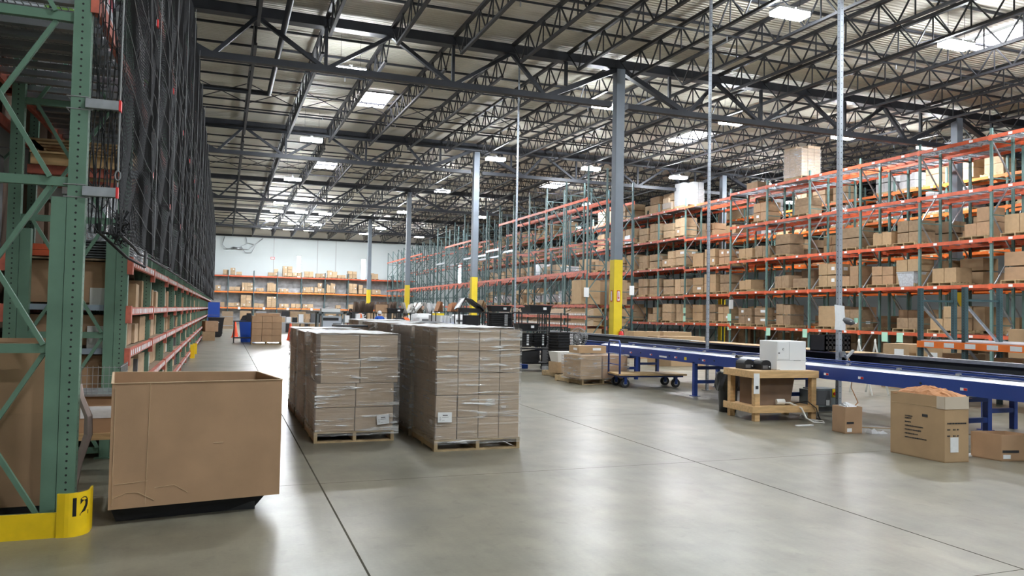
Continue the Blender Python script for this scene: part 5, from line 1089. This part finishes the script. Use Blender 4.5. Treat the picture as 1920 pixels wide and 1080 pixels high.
# floor fan
fn = thing('pedestal_fan', 'grey caged fan standing in front of the blue conveyor end', 'fan', (8.62, 18.2, 0)); cg = MB()
for r_, dx in ((.24, 0), (.24, .08), (.16, -.02), (.08, -.03)): cg.tube([(dx+.05*math.sin(a)*0, r_*math.cos(a), 1.0+r_*math.sin(a)) for a in [2*math.pi*k/24 for k in range(24)]], .005, 5, close=True)
for k in range(24): a = 2*math.pi*k/24; cg.tube([(-.04, 0, 1.0), (-.02, .16*math.cos(a), 1+.16*math.sin(a)), (0, .24*math.cos(a), 1+.24*math.sin(a)), (.08, .24*math.cos(a), 1+.24*math.sin(a))], .0028, 4)
cgo = cg.build('cage', 'grey_plastic', fn); cgo.rotation_euler.z = .6; bl = MB()
for k in range(4): a = k*math.pi/2; bl.hexa([(.03, .02*math.cos(a), 1+.02*math.sin(a)), (.05, .2*math.cos(a-.3), 1+.2*math.sin(a-.3)), (.01, .2*math.cos(a+.4), 1+.2*math.sin(a+.4)), (.01, .05*math.cos(a+.6), 1+.05*math.sin(a+.6)), (.035, .02*math.cos(a), 1+.02*math.sin(a)), (.055, .2*math.cos(a-.3), 1+.2*math.sin(a-.3)), (.015, .2*math.cos(a+.4), 1+.2*math.sin(a+.4)), (.015, .05*math.cos(a+.6), 1+.05*math.sin(a+.6))])
bl.build('blades', 'grey_dark', fn); MB().tube([(0.05, 0, 0.02), (.05, 0, .76)], .02, 8).build('stand', 'black_plastic', fn); MB().cyl((.05, 0), .2, 0, .03, 20).build('base', 'black_plastic', fn); MB().tube([(.08, 0, 1), (.28, 0, 1)], .06, 12).build('motor', 'black_plastic', fn)
# black totes and carts
TM = None
def tote(x, y, z, lb, s=(1, 1, 1), rz=0, grp='black plastic totes', tilt=None):
    global TM
    if TM is None:
        b = MB(); W, D, H = .28, .19, .17; t = .012
        lo = [(-W, -D), (W, -D), (W, D), (-W, D)]; b.hexa([(x*.88, y*.85, 0) for x, y in lo]+[(x*.88, y*.85, t) for x, y in lo])
        for i in range(4):
            a, c = lo[i], lo[(i+1) % 4]; b.hexa([(a[0]*.88, a[1]*.85, 0), (c[0]*.88, c[1]*.85, 0), (c[0]*.84, c[1]*.8, 0), (a[0]*.84, a[1]*.8, 0), (a[0], a[1], H), (c[0], c[1], H), (c[0]*.95, c[1]*.93, H), (a[0]*.95, a[1]*.93, H)])
        b.box(-W*1.06, -D*1.08, H-.02, W*1.06, -D*.95, H).box(-W*1.06, D*.95, H-.02, W*1.06, D*1.08, H).box(-W*1.08, -D*1.08, H-.02, -W*.96, D*1.08, H).box(W*.96, -D*1.08, H-.02, W*1.08, D*1.08, H)
        n0 = len(b.f); b.box(.06, -D-.002, .06, .14, -D*.95, .12); o = b.build('plastic_tote', 'black_plastic', mats=['paper']); [setattr(p, 'material_index', 1) for p in o.data.polygons if p.index >= n0]; TM = o.data; bpy.data.objects.remove(o)
    o = bpy.data.objects.new('plastic_tote', TM); COL.objects.link(o); o.location = (x, y, z); o.scale = s; o.rotation_euler = (tilt or 0, 0, rz); return tag(o, lb, 'tote', grp)
def wcart(x, y, W, D, H, shelves, lb, m='black_plastic', post=.03, rz=0, casters=True):
    g = thing('shelf_cart', lb, 'cart', (x, y, 0), rz=rz, group='black shelf carts'); 
    for px in (-W/2, W/2-post):
        for py in (-D/2, D/2-post): q = MB().box(px, py, .1, px+post, py+post, H).build('post', m, g); (MB().tube([(px+post/2-.015, py+post/2, .05), (px+post/2+.015, py+post/2, .05)], .05, 10).build('caster', 'rubber', q) if casters else None)
    for z in shelves: MB().box(-W/2, -D/2, z-.03, W/2, D/2, z).build('shelf', m, g)
    return g
wcart(8.1, 20.2, .95, .55, 1.66, [.22, .62, 1.12, 1.62], 'black shelf cart of totes standing right of the right wrapped row')
tote(7.95, 20.15, 1.12, 'black tote on the upper shelf of the cart right of the wrapped row', s=(1.1, 1.1, 1.1)); tote(8.3, 20.15, 1.62, 'black tote on top of the cart right of the wrapped row', s=(1.2, 1.1, 1.2))
for i in range(5): tote(7.85, 20.15, .66+i*.06, f'black nested tote on the middle cart shelf, left pile, {ORD[i]} up', s=(.8, 1, .8), grp='nested totes on the cart')
for i in range(5): tote(8.32, 20.15, .66+i*.06, f'black nested tote on the middle cart shelf, right pile, {ORD[i]} up', s=(.7, 1, .8), grp='nested totes on the cart')
db = MB().hexa([(-.22, -.2, 0), (.28, -.2, .0), (.28, .2, .0), (-.22, .2, 0), (-.28, -.2, .28), (.30, -.2, .34), (.30, .2, .34), (-.28, .2, .28)]).build('draped_bag', 'black_matte', None, (7.98, 20.15, .225)); tag(db, 'black sagging bag on the low shelf of the tote cart', 'bag')
tag(MB().box(-.25, -.18, 0, .25, .18, .12).build('blue_tray', 'blue_plastic', None, (8.0, 20.9, 0)), 'blue tray on the floor under the tote cart', 'tray'); tag(MB().box(-.22, -.15, 0, .22, .15, .13).build('white_tray', 'paper', None, (8.62, 19.9, 0)), 'white tray on the floor right of the tote cart', 'tray')
for i in range(13): tote(8.72, 19.35, .02+i*.075, f'black tote in the tall nested stack by the fan, {ORD[i]} up', s=(1.15, 1.25, 1), rz=.2, grp='tall nested stack of black totes')
for i in range(10): tote(9.25, 19.9, .02+i*.085, f'black tote in the rear nested stack by the fan, {ORD[i]} up', s=(1.1, 1.2, 1), rz=.2, grp='rear nested stack of black totes')
tag(MB().box(9.0, 21.0, 0, 9.5, 21.5, .85).box(9.0, 21.0, .85, 9.55, 21.5, .9).build('machine_cabinet', 'grey_dark'), 'dark cabinet standing at the conveyor end', 'cabinet')
# rows of carts and packing stations behind the wrapped loads
def sheets(x, y, z, n, w_, h, m, lb, cat='cardboard', tilt=.2, name='cardboard_sheets'):
    g = thing(name, lb, cat, (x, y, z)); rnd = random.Random(int(x*31+y)); b = MB()
    for i in range(n): xx = -n*.03+i*.06; t_ = rnd.uniform(-tilt, tilt)+.15; hh = h*rnd.uniform(.7, 1); b.hexa([(xx, -w_/2, 0), (xx+.012, -w_/2, 0), (xx+.012, w_/2, 0), (xx, w_/2, 0), (xx+t_*hh, -w_/2, hh), (xx+t_*hh+.012, -w_/2, hh), (xx+t_*hh+.012, w_/2, hh), (xx+t_*hh, w_/2, hh)])
    b.build('sheets', m, g); return g
st = [(7.65, 24.5, .9, 'black shelf cart under the draped black sheet'), (8.65, 24.4, 1.0, 'black shelf cart with nested totes left of the yellow column base'), (7.3, 26.0, 1.0, 'black shelf cart under leaning brown sheets'), (9.55, 23.8, .9, 'black shelf cart with tote on top near the pale pole'), (10.6, 24.4, .9, 'black shelf cart standing farthest right in the cart row')]
for i, (x, y, W_, lb) in enumerate(st): wcart(x, y, W_, .6, 1.62, [.25, .7, 1.15, 1.6], lb)
dr = MB(); n = 10
for i in range(n+1):
    for j in range(n+1):
        u = i/n; v = j/n; dr.v.append((7.2+.85*u, 24.15+.7*v, 1.62+(.42 if u < .5 else .42-(u-.5)*.75)*min(1, u*4+.2)+.03*math.sin(u*9+v*5)-(.0)))
for i in range(n):
    for j in range(n): dr.f.append((i*(n+1)+j, (i+1)*(n+1)+j, (i+1)*(n+1)+j+1, i*(n+1)+j+1))
d_ = dr.build('black_drape', 'black_plastic'); d_.modifiers.new('solid', 'SOLIDIFY').thickness = .03; tag(d_, 'black plastic sheet draped over the cart before the second yellow column', 'sheet'); MB().box(7.3, 24.3, 1.6, 8.0, 24.7, 1.72).build('bundle', 'black_plastic', d_)
tote(8.6, 24.3, 1.62, 'black tote with label on top of the cart near the second yellow column', s=(1.3, 1.2, 1.2)); tote(9.55, 23.7, 1.62, 'black tote on the cart by the pale pole', s=(1.2, 1.2, 1))
for i in range(12): tote(8.65, 24.35, .72+i*.065, f'black tote in the pile inside the cart near the second yellow column, {ORD[i]} up', s=(1.4, 1.3, .8), grp='piled totes inside the cart')
sheets(8.15, 24.9, 1.6, 4, .5, .42, 'card_tan', 'tan cardboard sheets leaning on the cart right of the black drape'); sheets(7.5, 26.0, 1.6, 5, .5, .38, 'kraft', 'brown paper bundles leaning left of the black drape'); sheets(7.0, 26.0, 1.6, 4, .5, .40, 'kraft', 'brown paper bundles on the cart beside the white machine')
tag(MB().box(-.22, -.2, -.2, .22, .2, .14).build('draped_bag', 'black_matte', None, (7.65, 24.4, 1.35)), 'black bag on the shelf beneath the black drape', 'bag')
# white machines, tables
def wtable(x, y, W, D, H, lb, m='grey_plastic'):
    g = thing('packing_station', lb, 'table', (x, y, 0), group='packing stations'); MB().box(-W/2, -D/2, H-.05, W/2, D/2, H).build('table_top', m, g)
    for px in (-W/2+.03, W/2-.07):
        for py in (-D/2+.03, D/2-.07): MB().box(px, py, 0, px+.04, py+.04, H-.05).build('leg', 'steel_dark', g)
    return g
wtable(7.7, 29.5, 1.6, .9, 1.15, 'grey packing table beyond the second load row'); wtable(7.3, 31.3, 1.5, .9, 1.0, 'grey packing table by the person in the white hat'); wtable(9.4, 31, 1.8, .9, 1.1, 'grey packing table beyond the black drape')
wtable(3.6, 38.0, 2.2, 1.0, .95, 'grey packing table behind the dark framed machine'); wtable(6.2, 41.0, 2.4, 1.0, .95, 'grey packing table under the distant yellow column'); wtable(9.0, 42.5, 2.6, 1.0, .95, 'long grey packing table by the far columns')
def machine(x, y, z, w_, d, h, lb, m='white_plastic', name='office_printer', cat='machine'):
    g = thing(name, lb, cat, (x, y, z)); MB().box(-w_/2, -d/2, 0, w_/2, d/2, h*.6).build('body', m, g, bevel=.01); MB().hexa([(-w_/2, -d/2, h*.6), (w_/2, -d/2, h*.6), (w_/2, d/2, h*.6), (-w_/2, d/2, h*.6), (-w_*.4, -d*.3, h), (w_*.3, -d*.3, h), (w_*.3, d*.4, h), (-w_*.4, d*.4, h)]).build('upper_housing', m, g); MB().box(-w_*.35, -d/2-.01, h*.2, w_*.35, -d/2, h*.42).build('paper_tray', 'grey_dark', g); return g
machine(7.4, 29.3, 1.15, .7, .5, .34, 'white printer on the grey table beyond the second load row'); machine(8.1, 29.4, 1.15, .5, .4, .3, 'grey printer right of the white printer on the distant table', 'grey_dark'); machine(7.75, 31.3, 1.0, .7, .6, .5, 'white machine right of the person in the white hat'); machine(9.3, 31, 1.1, .8, .5, .38, 'white machine on the table beyond the black drape')
for i, (x, y, m, h) in enumerate([(7.75, 33.6, 'cord_white', .5), (8.85, 33.8, 'white_plastic', .5), (8.3, 34.6, 'card_grey', .45)]):
    wc = wcart(x, y, .8, .6, 1.5, [.3, .9, 1.5], f'dark cart loaded with folded sheets in the far cart row, {ORD[i]}'); sheets(x, y, 1.5, 9, .5, h, m, f'{ {"cord_white": "cream", "white_plastic": "white", "card_grey": "brown"}[m]} folded sheets leaning on the far cart row, {ORD[i]} pile', tilt=.8)
for i, x in enumerate((5.35, 6.35)):
    wcart(x+.25, 33.5, .9, .6, 1.5, [.3, .9, 1.5], f'dark shelf cart beneath brown separators, {"left" if i == 0 else "right"} of the pair before the farthest column'); sheets(x+.3, 33.5, 1.5, 14, .55, .48, 'card_dark', f'dark brown separators upright on the far cart, {"left" if i == 0 else "right"} pile', tilt=.1)
box_at(6.35, 33.15, 1.5, .5, .3, .34, 'plain brown carton standing on the cart in front of the separators', m='card', group='single cartons in the packing area')
tote(6.95, 33.15, 1.5, 'black tote right of the brown separators', s=(1.3, 1.2, 1.1)); tote(5.2, 31.05, 1.0, 'black tote left of the person in the white hat', s=(1.4, 1.2, 1.4)); tag(MB().box(4.8, 30.8, .0, 5.6, 31.3, 1.0).build('machine_cabinet', 'grey_dark'), 'dark cabinet carrying a black tote by the person in the white hat', 'cabinet')
machine(6.75, 31.3, 1.0, .5, .5, .3, 'black machine beside the person in orange', 'black_plastic'); tag(MB().box(7.4, 28.2, 1.45, 7.8, 28.5, 1.53).build('yellow_tray', 'column_yellow'), 'yellow tray on top of the white rack stand', 'tray')
tag(MB().box(7.3, 28.1, 0, 7.9, 28.6, 1.45).build('white_locker', 'grey_plastic'), 'grey cabinet carrying a yellow tray', 'cabinet'); wtable(6.9, 24.6, .6, .5, 1.135, 'small grey table carrying the pale bottles'); bo = thing('bottle_crate', 'rack of pale bottles beyond the right wrapped row', 'crate', (6.9, 24.6, 1.16)); b = MB()
for i in range(4): b.cyl((-.2+i*.13, 0), .05, 0, .3, 10)
b.build('bottles', 'paper', bo); MB().box(-.3, -.12, -.02, .3, .12, 0).build('tray', 'blue_plastic', bo)
# dark framed machine and clutter left of the column row
fm = thing('framed_machine', 'grey framed scanning machine behind the left wrapped row', 'machine', (3.53, 28.0, 0)); b = MB()
for x in (-.45, -.3, .45): b.box(x, -.3, 0, x+.05, -.25, 1.5)
for x in (-.45, .45): b.box(x, .3, 0, x+.05, .35, 1.5)
b.box(-.45, -.3, 1.44, .5, .35, 1.5).build('frame', 'grey_box', fm); MB().box(-.28, -.2, .95, .4, .3, 1.36).build('machine_body', 'alu', fm); MB().box(-.25, -.21, 1.2, .3, -.2, 1.3).box(.1, -.21, 1.0, .38, -.2, 1.1).build('slot', 'ink', fm); MB().box(-.4, -.28, .9, .45, .33, .95).build('shelf', 'grey_dark', fm); MB().box(-.3, -.22, 1.5, .35, .3, 1.62).build('top_tray', 'white_plastic', fm)
rnd = random.Random(33)
for i in range(26):
    x = 1.9+i*.31+rnd.uniform(-.1, .1); y = rnd.uniform(43, 58); h = rnd.uniform(.9, 1.5); c = rnd.choice(('card_grey', 'card_light', 'grey_plastic', 'paper', 'card_light', 'black_plastic'))
    box_at(x*y/44, y, 0, rnd.uniform(.4, .9), .6, h, f'{ {"card_grey": "brown", "card_light": "pale", "grey_plastic": "grey", "paper": "white", "black_plastic": "black"}[c]} box in the clutter before the back wall rack, {ORD[i]} from left', m=c, group='boxed clutter in the packing area', name='storage_box')
for i in range(9): tote(7.6+.22*(i % 3)*2, 48+.0*i, 1.0+.22*(i//3), f'black bin in the stacked wall of bins, row {i//3+1}, column {i%3+1}', grp='wall of small black bins', s=(.7, 1, 1.1))
tag(MB().box(7.2, 47.7, 0, 8.9, 48.4, 1.0).build('bin_bench', 'grey_plastic'), 'bench carrying the small black bins', 'bench')
rw = random.Random(77)
for i in range(24):
    y = rw.choice((38.0, 41.0, 42.5)); tx = {38.0: 3.6, 41.0: 6.2, 42.5: 9.0}[y]; k = i % 8; x = tx-1.0+k*.28; y = [38.0, 41.0, 42.5][i//8]; x = {38.0: 3.6, 41.0: 6.2, 42.5: 9.0}[y]-1.0+k*.28
    m_ = rw.choice(('paper', 'grey_dark', 'card_light', 'white_plastic', 'black_plastic', 'paper')); h = rw.uniform(.15, .5)
    box_at(x, y-.2, .95, .22, .3, h, f'{ {"paper": "white", "grey_dark": "dark grey", "card_light": "pale", "white_plastic": "glossy white", "black_plastic": "black"}[m_]} parcel on the {["nearest", "middle", "farthest"][i//8]} far packing table, {ORD[k]} from left', m=m_, group='parcels on the far packing tables', name='parcel')
# far pallet of cartons in the aisle
G3 = 'cartons of the far unwrapped load'
skidload(1.18, 35.4, 1.25, 1.1, 3, 2, 4, .28, 'card', 'the far unwrapped load in the aisle', G3, wrap=False, vis=('f', 'l', 't'))
box_at(1.85, 36.0, 1.25, 1.0, .8, .12, 'flat carton layer on top of the far unwrapped load', m='card', group='single cartons in the packing area')
bt = thing('utility_cart', 'black two shelf cart left of the far unwrapped load', 'cart', (.85, 37.4, 0)); 
for x in (-.4, .36):
    for y in (-.25, .21): q = MB().box(x, y, .1, x+.05, y+.05, 1.0).build('leg', 'black_plastic', bt); MB().tube([(x, y, .05), (x+.04, y, .05)], .05, 10).build('caster', 'rubber', q)
MB().box(-.42, -.27, .95, .42, .27, 1.0).build('top_shelf', 'black_plastic', bt); MB().box(-.42, -.27, .2, .42, .27, .25).build('lower_shelf', 'black_plastic', bt); MB().box(.15, -.2, 1.0, .35, .2, 1.35).build('monitor_arm', 'black_plastic', bt)
sk = tag(MB().hexa([(-.25, -.15, 0), (.25, -.15, 0), (.25, .15, 0), (-.25, .15, 0), (-.15, -.1, .22), (.2, -.1, .3), (.2, .1, .3), (-.15, .1, .2)]).build('black_bag', 'black_matte', None, (1.0, 38.2, 1.0)), 'black bag on a blue bin behind the utility cart', 'bag')
bb2 = thing('blue_bin', 'blue bin behind the utility cart', 'bin', (1.1, 38.2, 0)); MB().hexa([(-.3, -.25, .0), (.3, -.25, .0), (.3, .25, .0), (-.3, .25, .0), (-.4, -.3, 1.0), (.4, -.3, 1.0), (.4, .3, 1.0), (-.4, .3, 1.0)]).build('bin_body', 'blue_plastic', bb2)
def cone(x, y, lb):
    g = thing('traffic_cone', lb, 'cone', (x, y, 0), group='orange traffic cones'); MB().lathe((0, 0, 0), [(.17, .03), (.13, .2), (.04, .86), (0, .88)], 18).build('cone_body', 'orange_cone', g, smooth=True); MB().box(-.2, -.2, 0, .2, .2, .03).build('base', 'orange_cone', g)
cone(.62, 44.0, 'orange traffic cone left of the far unwrapped load'); cone(3.2, 40.5, 'orange traffic cone right of the far unwrapped load'); tag(MB().box(3.05, 38.6, 0, 3.35, 38.8, .5).build('pink_board', 'sign_red'), 'small red board on the floor by the pallet jack', 'board')
pj = thing('pallet_jack', 'yellow footed black pallet jack right of the far unwrapped load', 'pallet jack', (3.55, 39.5, 0)); MB().tube([(0, 0, .1), (0, 0, .5), (.05, 0, 1.25)], .03, 8).tube([(-.12, 0, 1.25), (.2, 0, 1.25)], .02, 8).build('handle', 'black_plastic', pj); MB().box(-.15, -.15, .1, .15, .15, .4).build('pump', 'black_plastic', pj); MB().tube([(-.08, -.1, .1), (.08, -.1, .1)], .1, 12).build('wheel', 'column_yellow', pj); MB().box(.1, -.1, .06, 1.1, .0, .12).box(.1, .2, .06, 1.1, .3, .12).build('fork', 'column_yellow', pj)
box_at(4.5, 39.5, .14, 1.0, .9, .95, 'large open brown carton on the pallet jack', m='card_tan', group='single cartons in the packing area')
# left edge of the aisle: bins and cartons
wb2 = thing('waste_bin', 'black wheeled waste bin against the netted rack', 'bin', (-.35, 44.6, 0)); MB().hexa([(-.3, -.3, .05), (.3, -.3, .05), (.3, .3, .05), (-.3, .3, .05), (-.4, -.38, 1.0), (.4, -.38, 1.0), (.4, .38, 1.0), (-.4, .38, 1.0)]).build('bin_body', 'black_plastic', wb2); MB().box(-.43, -.42, 1.0, .43, .42, 1.05).build('rim', 'black_plastic', wb2); MB().box(-.15, -.385, .75, .15, -.36, .8).build('handle_plate', 'paper', wb2); MB().box(-.25, -.25, 0, .25, .25, .05).build('base', 'rubber', wb2)
b = thing('blue_bin', 'tall blue bins stacked beyond the black waste bin', 'bin', (-.55, 51, 0)); MB().box(-.35, -.35, 0, .35, .35, 1.1).build('lower_bin', 'blue_plastic', b); MB().box(-.33, -.33, 1.12, .35, .33, 1.9).build('upper_bin', 'blue_plastic', b)
box_at(-.62, 39.8, 0, .55, .6, .42, 'brown carton on the floor against the netted rack, lower', m='card_tan', group='single cartons in the packing area'); box_at(-.58, 39.9, .43, .6, .6, .5, 'brown carton tilted on another against the netted rack', m='card', rz=.3, group='single cartons in the packing area')
for i, (x, y, w_, h) in enumerate([(-.0, 62, .8, 1.3), (1.3, 63, .8, 1.35), (1.35, 61, .8, .8), (2.2, 62, .6, 1.2)]): box_at(x+.3, y, 0, w_, .7, h, f'tall pale carton beyond the wire cart, {ORD[i]}', m='card_light' if i else 'card_grey', group='single cartons in the packing area')
wcart(.35, 50, .8, .6, 1.1, [.5, 1.05], 'light metal wire cart beyond the waste bin', m='galv', post=.035)
# ---------------- people ---------------------------------------------------------------------
def person(x, y, h, face, lb, top, bot, hair, cap=None, arms=(.25, .25), vest=None, longhair=False, lean=0):
    g = thing('person', lb, 'person', (x, y, 0), rz=face); s = h/1.75
    V = [(0, 0, .95), (0, 0, 1.1), (0, .0, 1.28), (0, 0, 1.43), (0, .0, 1.52), (0, .02, 1.60), (0, .01, 1.70),
         (.19, 0, 1.41), (.25, .02, 1.15), (.22, .2, .98), (.21, .27, .93), (-.19, 0, 1.41), (-.25, .02, 1.15), (-.22, .2, .98), (-.21, .27, .93),
         (.1, 0, .9), (.11, .02, .5), (.11, 0, .09), (.11, .14, .04), (-.1, 0, .9), (-.11, -.02, .5), (-.11, 0, .09), (-.11, .14, .04)]
    Rr = [.15, .135, .15, .13, .055, .09, .085, .06, .048, .036, .03, .06, .048, .036, .03, .095, .06, .042, .04, .095, .06, .042, .04]
    E_ = [(0, 1), (1, 2), (2, 3), (3, 4), (4, 5), (5, 6), (3, 7), (7, 8), (8, 9), (9, 10), (3, 11), (11, 12), (12, 13), (13, 14), (0, 15), (15, 16), (16, 17), (17, 18), (0, 19), (19, 20), (20, 21), (21, 22)]
    me = bpy.data.meshes.new('body'); me.from_pydata([(a*s, (b_+(max(0, c-.95)*lean))*s, c*s) for a, b_, c in V], E_, []); 
    o = bpy.data.objects.new('body', me); COL.objects.link(o); o.modifiers.new('skin', 'SKIN')
    for i, r in enumerate(Rr): me.skin_vertices[0].data[i].radius = (r*s, r*s)
    me.skin_vertices[0].data[0].use_root = True; sb_ = o.modifiers.new('sub', 'SUBSURF'); sb_.levels = 2; sb_.render_levels = 2
    dg = bpy.context.evaluated_depsgraph_get(); m2 = bpy.data.meshes.new_from_object(o.evaluated_get(dg)); bpy.data.objects.remove(o); body = bpy.data.objects.new('body', m2); COL.objects.link(body); body.parent = g
    m2.materials.clear(); [m2.materials.append(M(q)) for q in ('skin', top, bot, 'rubber')]
    for p in m2.polygons:
        c = p.center/s; p.material_index = 0 if c.z > 1.50 or (abs(c.x) > .15 and c.y > .2) else 1 if c.z > .96 or (abs(c.x) > .17 and c.z > .9) else 2 if c.z > .1 else 3; p.use_smooth = True
    hy = .02+.65*lean; hb = MB().lathe((0, (hy-.012)*s, 1.64*s), [(0, .115*s), (.06*s, .10*s), (.098*s, .05*s), (.104*s, 0), (.09*s, -.05*s)], 16).build('hat' if cap else 'hair', cap or hair, body, smooth=True)
    fc = MB().box(-.015*s, (hy+.085)*s, 1.6*s, .015*s, (hy+.115)*s, 1.63*s).build('nose', 'skin', body)
    for sx in (-1, 1): MB().cyl((sx*.033*s, (hy+.085)*s), .008*s, 1.64*s, 1.655*s, 8).build('eye', 'ink', body); MB().cyl((sx*.098*s, hy*s), .016*s, 1.6*s, 1.65*s, 8).build('ear', 'skin', body)
    MB().box(-.025*s, (hy+.082)*s, 1.565*s, .025*s, (hy+.093)*s, 1.572*s).build('mouth', 'cloth_red', body)
    for sx in (-1, 1):
        hd_ = MB()
        for k in range(4): hd_.tube([(sx*.21*s+(k-1.5)*.018*s, (.28+.25*lean)*s, .93*s), (sx*.21*s+(k-1.5)*.019*s, (.33+.25*lean)*s, .92*s), (sx*.21*s+(k-1.5)*.019*s, (.36+.25*lean-.005*abs(k-1.5))*s, .89*s)], .008*s, 6)
        hd_.tube([(sx*.18*s, (.27+.25*lean)*s, .93*s), (sx*.155*s, (.30+.25*lean)*s, .915*s)], .009*s, 6); hd_.build('fingers', 'skin', body)
    if longhair: MB().lathe((0, -.06*s, 1.1*s), [(.05*s, .62*s), (.11*s, .5*s), (.19*s, .32*s), (.24*s, .05*s), (.23*s, -.22*s), (.0, -.22*s)], 16).build('coat', 'cloth_black', body, smooth=True)
    if vest: MB().lathe((0, 0, 1.1*s), [(.08*s, .40*s), (.19*s, .33*s), (.185*s, .1*s), (.17*s, -.1*s)], 16).build('safety_vest', vest, body, smooth=True)
    return g
person(6.75, 44.2, 1.66, 2.9, 'person in a long black coat over red, standing behind the left wrapped row', 'cloth_black', 'cloth_red', 'hair_dark', longhair=True)
person(7.6, 46.0, 1.62, 2.2, 'person in an orange safety vest right of the black coat', 'cloth_white', 'denim', 'hair_dark', vest='vest_orange')
person(6.12, 32.2, 1.58, .2, 'person in a white knit hat and blue shirt among the packing tables', 'cloth_blue', 'denim', 'hair_dark', cap='cloth_white')
person(7.3, 32.4, 1.52, .4, 'person in an orange top with dark hair, bending by the carts', 'vest_orange', 'denim', 'hair_dark', lean=.15)
